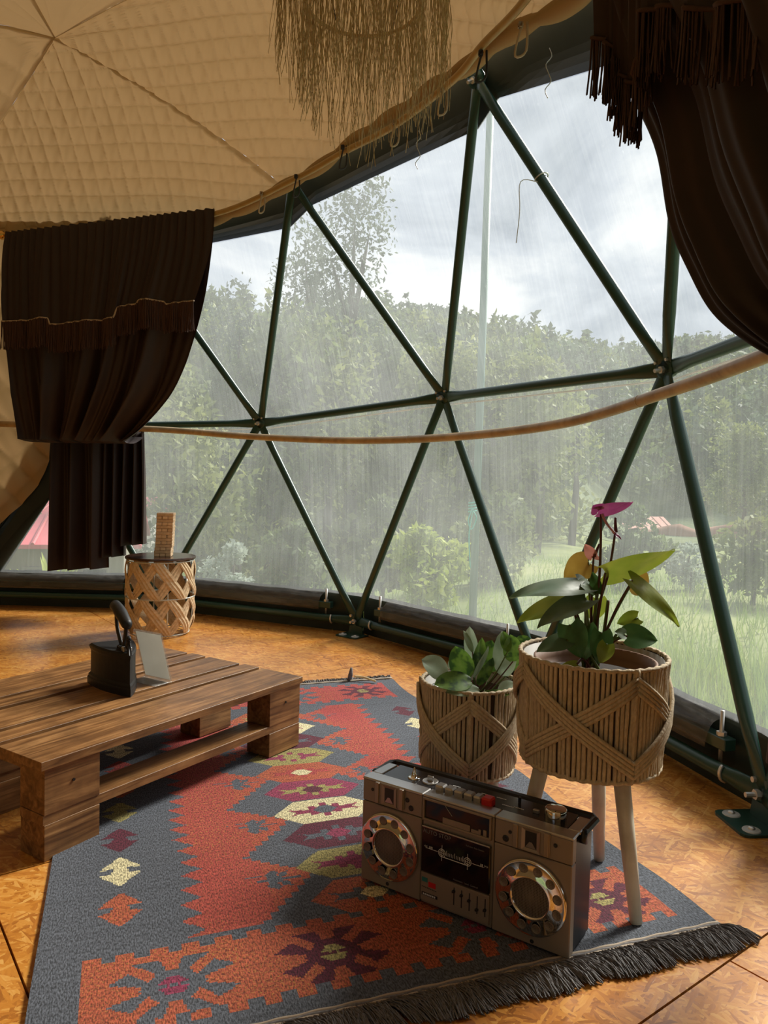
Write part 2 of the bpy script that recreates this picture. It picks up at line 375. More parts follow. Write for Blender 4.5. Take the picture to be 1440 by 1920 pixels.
# outdoors
def foliage(name, a, b): return leafmat(name, a, b, .35, .9, .7)
M['fol1'] = foliage('forest_green', (.07, .11, .035), (.19, .24, .075))
M['fol2'] = foliage('olive_foliage', (.11, .15, .04), (.31, .34, .10))
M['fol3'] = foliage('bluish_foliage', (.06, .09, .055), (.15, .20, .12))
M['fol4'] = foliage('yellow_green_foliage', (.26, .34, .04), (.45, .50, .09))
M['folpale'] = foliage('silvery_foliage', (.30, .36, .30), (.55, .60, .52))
M['bark'] = plain('bark', (.10, .08, .06), .9, 0, .4, 4, .3)
t = NT('meadow'); co = t.coord(); nz = t.noise(co, .35, 6, .6); rp = t.ramp(nz, [(.35, (.085, .12, .028)), (.5, (.16, .20, .045)), (.65, (.24, .26, .075))]); t.pbr(rp, .95); M['meadow'] = t.m
M['grass'] = leafmat('grass_blades', (.15, .25, .035), (.28, .36, .065), .45, 2, .6)
t = NT('forest_floor'); co = t.coord(); nz = t.noise(co, .22, 6, .65); rp = t.ramp(nz, [(.35, (.04, .065, .02)), (.5, (.09, .125, .04)), (.68, (.17, .19, .07))]); t.pbr(rp, .95, 0, t.bump(nz, .6, 1.)); M['hill'] = t.m
M['roofred'] = plain('red_metal_roof', (.62, .13, .15), .5, 0, .1, 3)
M['wallwhite'] = plain('pale_render', (.62, .60, .56), .8, 0, .1, 2)
M['wallgrey'] = plain('weathered_boards', (.28, .25, .20), .85, 0, .3, 3)
M['earth'] = plain('red_earth', (.36, .19, .13), .95, 0, .35, .8)
M['pinkroof'] = plain('faded_tile_roof', (.62, .33, .27), .85, 0, .25, 2)
M['palepole'] = plain('pale_green_pole', (.13, .24, .22), .5, 0, .25, 2)
M['twine'] = plain('turquoise_twine', (.05, .50, .40), .6)
# ================================================================== DOME
STEP = math.radians(24); PH = .6477
def dome(R, a, z): return Vector((DC.x + R * math.sin(a), DC.y + R * math.cos(a), z))
def base_pt(k): return dome(3.675, PH + k * STEP, .09)
NODE = {'A': (-.158, 4.73, .09), 'B': (.768, 3.622, .09), 'C': (1.155, 2.185, .09), 'N0': (-2.379, 5.5, 1.327), 'N1': (-.866, 5.155, 1.362),
        'N2': (.32, 4.219, 1.465), 'N3': (1.067, 2.879, 1.446), 'N4': (1.169, 1.363, 1.474), 'T0': (-1.795, 4.924, 2.642),
        'T1': (-.575, 4.364, 2.683), 'T2': (.357, 3.331, 2.75), 'T3': (.791, 2.069, 2.69)}
NODE = {k: Vector(v) for k, v in NODE.items()}
NODE['Z'] = base_pt(-1); NODE['Y'] = base_pt(-2); NODE['D'] = base_pt(3)
BASE = ['Y', 'Z', 'A', 'B', 'C', 'D']; MID = ['N0', 'N1', 'N2', 'N3', 'N4']; TOP = ['T0', 'T1', 'T2', 'T3']
def out(p, d):
    p = V3(p); n = (p - DC); return p + n.normalized() * d
def hout(p, d):
    n = Vector((p.x - DC.x, p.y - DC.y, 0)).normalized(); return p + n * d
# ---- floor of strand boards
def clip_poly(poly, c, R, n=72):
    ring = [(c[0] + R * math.cos(2 * PI * i / n), c[1] + R * math.sin(2 * PI * i / n)) for i in range(n)]
    o = poly
    for i in range(n):
        a, b = ring[i], ring[(i + 1) % n]; res = []
        ins = lambda p: (b[0] - a[0]) * (p[1] - a[1]) - (b[1] - a[1]) * (p[0] - a[0]) >= 0
        for j in range(len(o)):
            p, q = o[j - 1], o[j]
            if ins(p) != ins(q):
                d1 = (b[0] - a[0]) * (p[1] - a[1]) - (b[1] - a[1]) * (p[0] - a[0]); d2 = (b[0] - a[0]) * (q[1] - a[1]) - (b[1] - a[1]) * (q[0] - a[0])
                tt = d1 / (d1 - d2); res.append((p[0] + (q[0] - p[0]) * tt, p[1] + (q[1] - p[1]) * tt))
            if ins(q): res.append(q)
        o = res
        if not o: return o
    return o
mb = MB(); n = 72
mb.add([(DC.x + 3.85 * math.cos(2 * PI * i / n), DC.y + 3.85 * math.sin(2 * PI * i / n), -.03) for i in range(n)] + [(DC.x + 3.85 * math.cos(2 * PI * i / n), DC.y + 3.85 * math.sin(2 * PI * i / n), -.12) for i in range(n)],
       [tuple(range(n)), tuple(range(2 * n - 1, n - 1, -1))] + [(i, n + i, n + (i + 1) % n, (i + 1) % n) for i in range(n)])
floor = tag(mb.build('floor', M['darkedge']), 'round platform floor of varnished orange strand boards', 'floor', kind='structure')
ang = math.radians(-53); ax = Vector((math.cos(ang), math.sin(ang), 0)); ay = Vector((-ax.y, ax.x, 0)); o0 = Vector((.754, 1.538, 0))
for i in range(-5, 5):
    for j in range(-5, 5):
        x0, y0 = i * 1.22, j * 2.44 + (1.22 if i % 2 else 0)
        g = .0025
        poly = [o0 + ax * x + ay * y for x, y in ((x0 + g, y0 + g), (x0 + 1.22 - g, y0 + g), (x0 + 1.22 - g, y0 + 2.44 - g), (x0 + g, y0 + 2.44 - g))]
        poly = clip_poly([(p.x, p.y) for p in poly], (DC.x, DC.y), 3.82)
        if len(poly) < 3: continue
        b = MB(); k = len(poly)
        b.add([(x, y, 0) for x, y in poly] + [(x, y, -.0295) for x, y in poly], [tuple(range(k))] + [(q, k + q, k + (q + 1) % k, (q + 1) % k) for q in range(k)])
        b.build('strand_board', M['osb'], floor)
# ---- quilted liner: fans from the hub down to an edge curve
RL = 3.68
HUB = Vector((-1.885, 4.258, 3.404)); hub_d = (HUB - DC).normalized()
def edge_z(az):
    xs = [-3.2, -.9, -.25, 0., .36, .66, .80, .918, 1.05, 1.2, 1.36, 1.7, 2.4, 3.2]; zs = [2.6, 2.6, 2.56, 2.53, 2.53, 2.655, 2.71, 2.735, 2.73, 2.70, 2.59, 2.55, 2.6, 2.6]
    return float(np.interp(az, xs, zs))
def edge_dir(az):
    z = edge_z(az); sc = .012 * abs(math.sin(az * 15)); z -= sc
    r = math.sqrt(RL * RL - (z - DC.z) ** 2); return np.array([r * math.sin(az), r * math.cos(az), z - DC.z]) / RL
def fan(name, az0, az1, ns, ntt, rot, cell, amp, parent, mat, grid_c):
    h = np.array(hub_d); E_ = np.array([edge_dir(a) for a in np.linspace(az0, az1, ns)])
    tt = np.linspace(0, 1, ntt) ** .8
    w = np.arccos(np.clip(E_ @ h, -1, 1))[:, None, None]
    D = (np.sin((1 - tt[None, :, None]) * w) * h + np.sin(tt[None, :, None] * w) * E_[:, None, :]) / np.sin(w)
    # quilting grid in the tangent frame of the panel
    gc = np.array(grid_c) / np.linalg.norm(grid_c); e1 = np.cross(gc, [0, 0, 1]); e1 /= np.linalg.norm(e1); e2 = np.cross(gc, e1)
    k = RL / np.maximum(D @ gc, .2); X = (D @ e1) * k; Y = (D @ e2) * k
    c, s = math.cos(rot), math.sin(rot); x = (c * X + s * Y) / cell; y = (-s * X + c * Y) / cell
    x = x + .05 * np.sin(Y * 7); y = y + .05 * np.sin(X * 6)
    puff = (np.abs(np.sin(PI * x)) * np.abs(np.sin(PI * y))) ** .28 * amp
    edge = np.minimum(1, np.minimum(np.arange(ns), np.arange(ns)[::-1]) / 3.)[:, None] * np.ones(ntt)[None]
    puff = puff * edge - .012 * (1 - edge)
    wr = .0035 * np.sin(x * 9.1 + y * 4) * np.sin(y * 2.3 + x)
    Rr = RL - puff - wr
    return gridmesh(name, np.array(DC) + D * Rr[..., None], mat, parent)
ceil = thing('ceiling', 'cream quilted fabric liner of the dome, curving overhead', 'ceiling', (0, 0, 0), kind='structure')
azh = .229
def dirat(px, py): return np.array(sph(px, py, RL) - DC)
fan('liner_panel', azh + .40, 1.62, 330, 300, math.radians(12), .098, .024, ceil, M['liner'], dirat(420, 150))
fan('liner_panel', -.19, azh + .40, 280, 250, math.radians(5), .10, .024, ceil, M['liner'], dirat(230, 300))
fan('liner_panel', -1.2, -.19, 90, 120, math.radians(40), .17, .034, ceil, M['liner'], dirat(20, 180))
fan('liner_panel', -2.7, -1.2, 60, 90, math.radians(20), .17, .012, ceil, M['liner'], dirat(40, 20))
fan('liner_panel', 1.62, 2 * PI - 2.7, 90, 90, math.radians(20), .17, .012, ceil, M['liner'], dirat(140, 0))
# side wall of the liner, left of the window, and the wall behind the viewer
def strut_az(z, a, b):
    A_, B_ = NODE[a], NODE[b]; tt = (z - A_.z) / (B_.z - A_.z); p = A_.lerp(B_, min(max(tt, 0), 1)); return math.atan2(p.x - DC.x, p.y - DC.y)
def lb(z): return (strut_az(z, 'Y', 'N0') if z < NODE['N0'].z else strut_az(z, 'N0', 'T0')) + .02
def wall_panel(name, azf0, azf1, n, m, amp, cell, scallop=0.):
    P = np.zeros((m, n, 3))
    for i in range(m):
        z = .0 + i / (m - 1) * 2.62
        a0, a1 = azf0(z), azf1(z)
        for j in range(n):
            u = j / (n - 1); a = a0 + (a1 - a0) * u
            a += scallop * (abs(math.sin(z * 5.2)) - .6) * u ** 8
            r = math.sqrt(max(RL * RL - (z - DC.z) ** 2, 1))
            X, Y = a * 3.6, z; x = (X + Y) / cell / 1.414; y = (X - Y) / cell / 1.414
            pf = (abs(math.sin(PI * x)) * abs(math.sin(PI * y))) ** .42 * amp + .004 * math.sin(x * 8 + y * 3)
            P[i, j] = (DC.x + (r - pf) * math.sin(a), DC.y + (r - pf) * math.cos(a), z)
    return gridmesh(name, P, M['liner'])
wl = tag(wall_panel('wall_left', lambda z: -.62, lb, 130, 200, .030, .19, .025), 'cream quilted side wall left of the window', 'wall', kind='structure')
def rb_(z): return (strut_az(z, 'D', 'N4') if z < NODE['N4'].z else strut_az(z, 'N4', 'T3')) - .02
wb = tag(wall_panel('wall_back', rb_, lambda z: 2.70, 40, 30, .0, .19), 'quilted wall right of the added doorway behind the viewpoint', 'wall', kind='structure')
wb2 = tag(wall_panel('wall_rear', lambda z: 3.28, lambda z: 2 * PI - .62, 90, 30, .0, .19), 'quilted wall left of the added doorway behind the viewpoint', 'wall', kind='structure')
hd = MB(); hd.grid([[dome(math.sqrt(RL * RL - (z - DC.z) ** 2), a, z) for a in np.linspace(2.70, 3.28, 14)] for z in (2.08, 2.3, 2.62)]); hd.build('added_doorway_header', M['liner'], wb2, True)
dr = MB()  # unseen doorway behind the viewpoint, added to light the front faces
for a_ in (2.705, 3.275): dr.tube([dome(math.sqrt(3.66 ** 2 - (z - DC.z) ** 2), a_, z) for z in (0., .7, 1.4, 2.08)], .03, 8)
dr.tube([dome(math.sqrt(3.66 ** 2 - (2.08 - DC.z) ** 2), a, 2.08) for a in np.linspace(2.705, 3.275, 12)], .03, 8)
tag(dr.build('added_doorway_1', M['green']), 'added unseen doorway with a green tube frame, lets fill light in from behind', 'door', kind='structure')
# liner edge roll, ties and hooks
rollp = [dome(math.sqrt(3.66 ** 2 - (edge_z(a) - DC.z) ** 2), a, edge_z(a) - .012 * abs(math.sin(a * 15))) for a in np.linspace(.30, 1.66, 120)]
mb = MB(); mb.tube(rollp, [.022 + .016 * abs(math.sin(i * .37)) for i in range(120)], 10); mb.build('rolled_edge', M['liner'], ceil, True)
TIES = [(980, 45), (905, 98), (832, 165), (742, 228), (645, 275), (557, 330), (492, 362)]
for px, py in TIES:
    p = sph(px, py, 3.59); q = p + Vector((0, 0, -.10)); mb = MB(); nrm = (DC - p).normalized()
    loop = [p, p + nrm * .03 + Vector((.01, 0, -.03)), q + nrm * .03, q - nrm * .02, p - nrm * .02]
    mb.tube(spline(loop, 4), .0045, 6, False); mb.box(p + nrm * .01, (.018, .018, .022), None, .003)
    mb.build('liner_tie', M['thread'] if px % 2 else M['cord'], ceil, True)
# ---- window: clear vinyl facets outside the tubes
OFF = .035; ZB = .25
def onstrut_z(a, b, z):
    A_, B_ = NODE[a], NODE[b]; return A_.lerp(B_, (z - A_.z) / (B_.z - A_.z))
TF = {('N0', 'T0'): .80, ('N1', 'T0'): .82, ('N1', 'T1'): .833, ('N2', 'T1'): .888, ('N2', 'T2'): .865, ('N3', 'T2'): .912, ('N3', 'T3'): .71, ('N4', 'T3'): .74}
def wtop(m, t_): return NODE[m].lerp(NODE[t_], TF[m, t_])
mb = MB(); low = []; lowq = []
def tri(a, b, c): mb.add([a, b, c], [(0, 1, 2)])
def quad(a, b, c, d): mb.add([a, b, c, d], [(0, 1, 2, 3)])
Op = lambda p: out(p, OFF)
for i in range(5):
    b0, b1, m0 = BASE[i], BASE[i + 1], MID[i]
    tri(Op(onstrut_z(b0, m0, ZB)), Op(onstrut_z(b1, m0, ZB)), Op(NODE[m0]))
for i in range(4):
    b1, m0, m1, t0 = BASE[i + 1], MID[i], MID[i + 1], TOP[i]
    quad(Op(onstrut_z(b1, m0, ZB)), Op(onstrut_z(b1, m1, ZB)), Op(NODE[m1]), Op(NODE[m0]))
    quad(Op(NODE[m0]), Op(NODE[m1]), Op(wtop(m1, t0)), Op(wtop(m0, t0)))
for i in range(3):
    t0, t1, m1 = TOP[i], TOP[i + 1], MID[i + 1]
    tri(Op(NODE[m1]), Op(wtop(m1, t1)), Op(wtop(m1, t0)))
win = tag(mb.build('window_1', M['vinyl']), 'large clear vinyl dome window, scratched and rain streaked', 'window', kind='structure')
mb = MB()
for i in range(4):   # welded seam just under the ring of tubes
    a, b = NODE[MID[i]], NODE[MID[i + 1]]
    mb.tube([out(a, .028) - Vector((0, 0, .045)), out(b, .028) - Vector((0, 0, .045))], .004, 4)
mb.build('weld_seam', M['paper'], win)
# dark cover strip above and beside the window
mb = MB(); Oc = lambda p: out(p, OFF + .012)
chain = [Oc(wtop('N0', 'T0')), Oc(wtop('N1', 'T0')), Oc(wtop('N1', 'T1')), Oc(wtop('N2', 'T1')), Oc(wtop('N2', 'T2')), Oc(wtop('N3', 'T2')), Oc(wtop('N3', 'T3')), Oc(wtop('N4', 'T3'))]
rows = []
for i in range(len(chain) - 1):
    for k in range(10 if i < len(chain) - 2 else 11):
        p = chain[i].lerp(chain[i + 1], k / 10); az = math.atan2(p.x - DC.x, p.y - DC.y)
        zt_ = max(edge_z(az), p.z) + .09; q = dome(math.sqrt(3.81 ** 2 - (zt_ - DC.z) ** 2), az, zt_); row = []
        for j in range(9):
            g = j / 8; d = p.lerp(q, g) - DC; R0 = (p - DC).length; row.append(DC + d.normalized() * (R0 + (3.80 - R0) * min(1, g * 3.2) ** .6))
        rows.append(row)
mb.grid(rows)
tag(mb.build('trim_1', M['cover']), 'dark green cover band between liner edge and window', 'trim', kind='structure')
mb = MB()
def side(a, b, w, n=14):
    A_, B_ = NODE[a], NODE[b]; rows = []
    for i in range(n + 1):
        p = A_.lerp(B_, i / n); rad = Vector((p.x - DC.x, p.y - DC.y, 0)).normalized(); tg = Vector((rad.y, -rad.x, 0)); row = []
        for j in range(7):
            g = j / 6; q = p + tg * (-.10 + (w + .10) * g); d = q - DC; R0 = (q - DC).length + .014
            row.append(DC + d.normalized() * (max(R0, 3.70) if g < .45 else R0))
        rows.append(row)
    mb.grid(rows)
side('Y', 'N0', .25); side('N0', 'T0', .14)
tag(mb.build('trim_2', M['cover']), 'dark cover strip along the left edge of the window', 'trim', kind='structure')
# skirt below the window
mb = MB(); hm = MB()
for i in range(5):
    a, b = NODE[BASE[i]], NODE[BASE[i + 1]]; n = 14; rows = []; hr = []
    for k in range(n + 1):
        p = a.lerp(b, k / n); p0 = hout(p, .065)
        wv = .006 * math.sin(k * 1.9 + i)
        rows.append([Vector((p0.x, p0.y, -.005)), Vector((p0.x, p0.y, .1)) + (p0 - p).normalized() * wv, Vector((p0.x, p0.y, .235))])
        h0 = hout(p, .062); hr.append([Vector((h0.x, h0.y, .225)), Vector((h0.x, h0.y, .262 + .003 * math.sin(k * 2.3)))])
    mb.grid(rows); hm.grid(hr)
sk = tag(mb.build('baseboard_front', M['hem']), 'dark green vinyl skirt between floor and window', 'skirt', kind='structure')
hm.build('hem', M['hem'], sk)
# ---- tube frame
frame = thing('dome_frame', 'dark green steel tube dome frame bolted around the window', 'frame', (NODE['A'].x, NODE['A'].y, 0))
def strut(a, b, r=.0235):
    A_, B_ = V3(a), V3(b); L = (B_ - A_).length; nrm = ((A_ + B_) / 2 - DC).normalized()
    ts = [0, .05 / L, .10 / L, .16 / L, .22 / L, .5, 1 - .22 / L, 1 - .16 / L, 1 - .10 / L, 1 - .05 / L, 1]
    wa = [r * 1.25, r * 1.28, r * 1.22, r * 1.08, r, r, r, r * 1.08, r * 1.22, r * 1.28, r * 1.25]; wb = [.005, .006, .011, .019, r, r, r, .019, .011, .006, .005]
    mb = MB(); mb.tube([A_.lerp(B_, t_) for t_ in ts], wa, 12, up=nrm, rb=wb); return mb.build('strut', M['green'], frame, True, True)
edges = []
for i in range(5): edges += [(BASE[i], BASE[i + 1]), (BASE[i], MID[i]), (BASE[i + 1], MID[i])]
for i in range(4): edges += [(MID[i], MID[i + 1]), (MID[i], TOP[i]), (MID[i + 1], TOP[i])]
edges = [e for e in edges if e != ('Y', 'N0') and e != ('N0', 'T0')]   # those two lie behind the liner
for a, b in edges:
    da = random.uniform(-.006, .006); n_ = (NODE[a] - DC).normalized() * da
    strut(NODE[a] + n_, NODE[b] + n_)
for k in MID + TOP:
    n_ = (NODE[k] - DC).normalized(); up = Vector((0, 0, 1)); up = (up - n_ * up.dot(n_)).normalized(); sd = n_.cross(up)
    mb = MB(); mb.tube([NODE[k] - n_ * .055, NODE[k] - n_ * .018, NODE[k] + n_ * .03], .008, 8)
    mb.tube([NODE[k] - n_ * .030, NODE[k] - n_ * .017], .015, 6); mb.build('bolt', M['steel'], frame, False, True)
    mb = MB()
    for q in range(3): mb.tube([NODE[k] + sd * (.012 * (q - 1)) - n_ * .016, NODE[k] + sd * (.012 * (q - 1)) + n_ * .016], .034, 12)
    mb.build('hub', M['green'], frame, True, True)
    for q, (dx, dy) in enumerate(((-.035, .03), (.03, .035))):
        mb = MB(); c_ = NODE[k] + sd * dx + up * dy; mb.tube([c_ - n_ * .024, c_ - n_ * .012], .007, 6); mb.build('bolt', M['steel'], frame, False, True)
for k in BASE:
    p = NODE[k]; rad = Vector((p.x - DC.x, p.y - DC.y, 0)).normalized(); tg = Vector((rad.y, -rad.x, 0)); up = Vector((0, 0, 1)); b0 = Vector((p.x, p.y, 0))
    mb = MB()
    hw, d0, d1 = .085, -.02, .115; c = .02
    poly = [(-hw, d0), (hw, d0), (hw, d1 - c), (hw - c * .3, d1 - c * .3), (hw - c, d1), (-hw + c, d1), (-hw + c * .3, d1 - c * .3), (-hw, d1 - c)]
    mb.prism(poly, tg, -rad, up, b0, .008)
    pl = mb.build('base_plate', M['green'], frame, False, True)
    mb = MB(); mb.prism([(-.06, .008), (.06, .008), (.038, .12), (.02, .135), (-.02, .135), (-.038, .12)], tg, up, -rad, b0 + rad * .0, .008)
    mb.build('bracket', M['green'], frame, False, True)
    for sx in (-1, 1):
        c_ = b0 + tg * (.052 * sx) - rad * .072
        mb = MB(); mb.lathe([(0.001, .0125), (.010, .0125), (.024, .011), (.026, .008), (.026, .0075)], 24, c_); mb.build('washer', M['washer'], pl, False, True)
        mb = MB(); mb.lathe([(.001, .019), (.007, .0185), (.010, .0155), (.0105, .012)], 16, c_); mb.build('screw', M['steel'], pl, True, True)
    c_ = p - rad * .008
    mb = MB(); mb.tube([c_ + rad * .03, c_ - rad * .055], .008, 8); mb.tube([c_ - rad * .012, c_ - rad * .026], .016, 6); mb.build('bolt', M['steel'], frame, False, True)
    mb = MB(); c2 = c_ + up * .032 - tg * .034; mb.tube([c2, c2 - rad * .014], .009, 12); mb.build('bolt', M['steel'], frame, False, True)
for i in range(5):   # tension bars below the vinyl
    a, b = NODE[BASE[i]], NODE[BASE[i + 1]]; d = (b - a).normalized(); L = (b - a).length; rad = Vector((d.y, -d.x, 0)); rad = rad if rad.dot(a - DC) > 0 else -rad
    p = lambda f, o_, z: Vector((a.x, a.y, 0)) + d * (f * L) + rad * o_ + Vector((0, 0, z))
    Mx = Matrix((d, rad, Vector((0, 0, 1)))).transposed()
    mb = MB(); c_ = p(.5, .022, .172); mb.box(c_, (L * .76, .045, .04), Mx, .003); bar = mb.build('tension_bar', M['green'], frame, False, True)
    mb = MB(); rows = []
    for k in range(9):
        f = .17 + .66 * k / 8; row = []
        for q in range(10):
            g = q / 9; o_ = .060 - .075 * math.sin(g * 1.55) ** 1.1; z = .245 - .02 * g - .08 * g * g + .004 * math.sin(k * 2 + q)
            row.append(p(f, o_, z))
        row.append(p(f, -.014, .143)); row.append(p(f, .02, .142)); rows.append(row)
    mb.grid(rows); mb.build('vinyl_wrap', M['wrap'], bar, True, True)
    for f in (.145, .855):
        mb = MB(); mb.tube([p(f, .018, .10), p(f, .018, .275)], .0075, 8); mb.build('threaded_rod', M['steel'], frame, True, True)
        mb = MB(); mb.tube([p(f, .018, .193), p(f, .018, .206)], .016, 6); mb.build('nut', M['steel'], frame, False, True)
        fh = f + (-.035 if f < .5 else .035)
        mb = MB(); hk = [p(fh, -.0 + .028 * math.cos(w), .092 + .030 * math.sin(w)) for w in np.linspace(2.2, 4.5, 8)]
        mb.tube(hk, .006, 6); mb.build('hook', M['steel'], frame, True, True)
# wire tied round a strut, hanging loose
p0 = NODE['N3'].lerp(NODE['T2'], .62)
mb = MB(); dv = (NODE['T2'] - NODE['N3']).normalized(); n_ = (p0 - DC).normalized(); sd = dv.cross(n_)
mb.tube([p0 + (sd * math.cos(w) + n_ * math.sin(w)) * .028 + dv * (.004 * w) for w in np.linspace(0, 2 * PI, 14)], .003, 5)
mb.tube(spline([p0 - n_ * .028, p0 - n_ * .03 + Vector((-.07, 0, .0)), p0 + Vector((-.07, 0, -.12)) - n_ * .03, p0 + Vector((-.08, 0, -.25)) - n_ * .03], 5), .002, 5)
mb.build('wire_tie', M['wire'], frame, True, True)
for (px, py) in ((1030, 90), (785, 245)):
    p0 = sph(px, py, 3.70); mb = MB(); mb.tube(spline([p0 + Vector((.012 * math.sin(i * 2.1), 0, -.03 * i)) for i in range(7)], 3), .0018, 4); mb.build('loose_thread', M['wire'], frame, True, True)
# ---- rods
def rod(name, pts, r, mat, label, seg=8, joints=()):
    P = spline(pts, seg); t_ = thing(name, label, 'rod', tuple(P[len(P) // 2]))
    mb = MB(); mb.tube(P, r, 12); mb.build('pole', mat, t_, True, True); return t_, P
upper = [sph(x, y, 3.60) for x, y in ((12, 440), (200, 425), (400, 402), (555, 335), (645, 285), (740, 235), (850, 150), (905, 85), (985, 0))]
for a in (1.45, 1.6, 1.75, 1.9): upper.append(dome(3.03, a, 2.66))
ur, UP = rod('curtain_rod', upper, .016, M['goldrod'], 'upper curved curtain rod tied along the liner edge')
mb = MB(); f0 = UP[0]; d0 = (UP[0] - UP[2]).normalized(); Mf = d0.to_track_quat('Z', 'Y').to_matrix()
mb.lathe([(.016, -.03), (.020, -.02), (.020, 0), (.012, .006), (.026, .02), (.030, .035), (.022, .052), (.008, .06), (.001, .062)], 16, f0, Mf); mb.build('finial', M['brass'], ur, True, True)
mb = MB(); mb.lathe([(.001, -.03), (.018, -.028), (.022, -.012), (.018, 0), (.012, .01), (.012, .04)], 14, f0 - Vector((0, 0, .065))); mb.build('finial', M['brass'], ur, True, True)
lower = [sph(x, y, 3.5) for x, y in ((-160, 792), (0, 795), (290, 805), (460, 818), (650, 826), (840, 820), (1050, 795), (1250, 735), (1440, 665))]
lower += [dome(3.44, 1.66, 1.37), dome(3.44, 1.80, 1.38)]
lr, LP = rod('bamboo_rod', lower, .021, M['bamboo'], 'lower curved pale bamboo rod running across the window')
for i in range(20, len(LP) - 2, 17):
    d = (LP[i + 1] - LP[i]).normalized(); mb = MB(); mb.tube([LP[i] - d * .004, LP[i], LP[i] + d * .004], [.0215, .0225, .0215], 12); mb.build('bamboo_joint', M['bamboo'], lr, True, True)
# ================================================================== CURTAINS
def interp_rows(rows, n):
    """rows of (L, R) points -> n smooth rows"""
    Ls = spline([r[0] for r in rows], 12); Rs = spline([r[1] for r in rows], 12); o = []
    for i in range(n):
        x = i / (n - 1) * (len(Ls) - 1); k = min(int(x), len(Ls) - 2); f = x - k
        o.append((Ls[k].lerp(Ls[k + 1], f), Rs[k].lerp(Rs[k + 1], f)))
    return o
def drape(rows, nu, nt_, nrm, fold, name, parent, mat, warp=None):
    R_ = interp_rows(rows, nt_); P = []
    for i, (L, R) in enumerate(R_):
        t_ = i / (nt_ - 1); row = []
        for j in range(nu):
            u = j / (nu - 1); uu = warp(u, t_) if warp else u
            row.append(L.lerp(R, uu) + nrm * fold(u, t_))
        P.append(row)
    mb = MB(); mb.grid(P); o = mb.build(name, mat, parent, True, True); return P
CP = Vector((-2.497, 4.927, 2.55)); CN = Vector((-.24, -.971, 0)).normalized()
def cp(px, py, off): return onplane(px, py, CP - CN * (off + .0), CN)
lc = thing('curtain', 'dark brown gathered curtain tied back beside the round side table', 'curtain', (-1.75, 4.95, 0.35))
def foldL(u, t_):
    w = u + .02 * math.sin(9 * u + 3 * t_)
    small = .012 * math.sin(2 * PI * 27 * w + 1.2 * math.sin(5 * u)) * max(0, 1 - t_ * 2.2)
    g = min(1, t_ * 1.4) ** 1.3
    return small + g * (.045 * math.sin(2 * PI * (5.2 * w) + .8) + .028 * math.sin(2 * PI * 8.7 * w + 2.1) + .012 * math.sin(2 * PI * 19 * w + t_ * 2)) + .05 * g + .10 * max(0, t_ - .55) / .45
rowsL = [(14, 437, 403, 392, 0), (13, 500, 398, 470, 0), (10, 560, 388, 560, .02), (20, 640, 366, 650, .06), (40, 720, 335, 740, .14), (60, 788, 292, 800, .24), (74, 826, 262, 830, .30)]
body = drape([(cp(a, b, o), cp(c, d, o)) for a, b, c, d, o in rowsL], 180, 60, CN, foldL, 'drape', lc, M['velvet'])
# rounded underside of the bloused part
last = body[-1]; Pu = []
tl, tr = cp(104, 822, .36), cp(270, 822, .36)
for k in range(7):
    g = k / 6; row = []
    for j, p in enumerate(last):
        q = tl.lerp(tr, j / (len(last) - 1)) + Vector((0, 0, .01)); b_ = p.lerp(q, g); b_ = b_ + Vector((0, 0, -.03 * math.sin(g * PI))); row.append(b_)
    Pu.append(row)
mb = MB(); mb.grid(Pu); mb.build('blouse', M['velvet'], lc, True, True)
def foldT(u, t_): return (.03 + .03 * t_) * math.sin(2 * PI * (4.3 * u + .08 * math.sin(6 * u)) + .5) + .018 * math.sin(2 * PI * 8.2 * u + 1) + .006 * math.sin(2 * PI * 17 * u)
def tail(x0, x1, ybot, lab, ph, off):
    rows = [(cp(x0 + 4, 806, .40 + off), cp(x1 - 2, 806, .40 + off)), (cp(x0 + 2, 900, .40 + off), cp(x1, 900, .40 + off)), (cp(x0, ybot, .40 + off), cp(x1, ybot - 4, .40 + off))]
    drape(rows, 70, 30, CN, lambda u, t_: foldT(u * .6 + ph, t_), 'tail', lc, M['velvet'])
tail(99, 200, 1069, '', 0, 0.); tail(186, 234, 1046, '', .55, .03); tail(222, 273, 1024, '', .8, .05)
# valance with cord and fringe
def valance(parent, P, nsteps, dz, flen, fw, nstr):
    pass
def vstep(u):
    pts = [(0, 0), (.245, 0), (.255, -.025), (.60, -.02), (.61, .02), (.70, .03), (.71, .045), (.84, .03), (.85, .02), (1, .02)]
    return float(np.interp(u, [a for a, _ in pts], [b for _, b in pts]))
rowsV = [(13, 436, 404, 391, -.012), (12, 500, 399, 470, -.03), (17, 606, 372, 578, -.02)]
Rv = interp_rows([(cp(a, b, o), cp(c, d, o)) for a, b, c, d, o in rowsV], 40); P = []; botline = []
for i, (L, R) in enumerate(Rv):
    t_ = i / 39; row = []
    for j in range(220):
        u = j / 219; p = L.lerp(R, u) + CN * (foldL(u, t_ * .32) + .012 + .012 * t_) + Vector((0, 0, vstep(u) * 1.6 * t_ ** 2)); row.append(p)
    P.append(row)
mb = MB(); mb.grid(P); mb.build('valance', M['velvet'], lc, True, True)
bot = P[-1]; mb = MB(); mb.tube([p + CN * .006 for p in bot], .0055, 6); mb.build('cord_trim', M['cord'], lc, True, True)
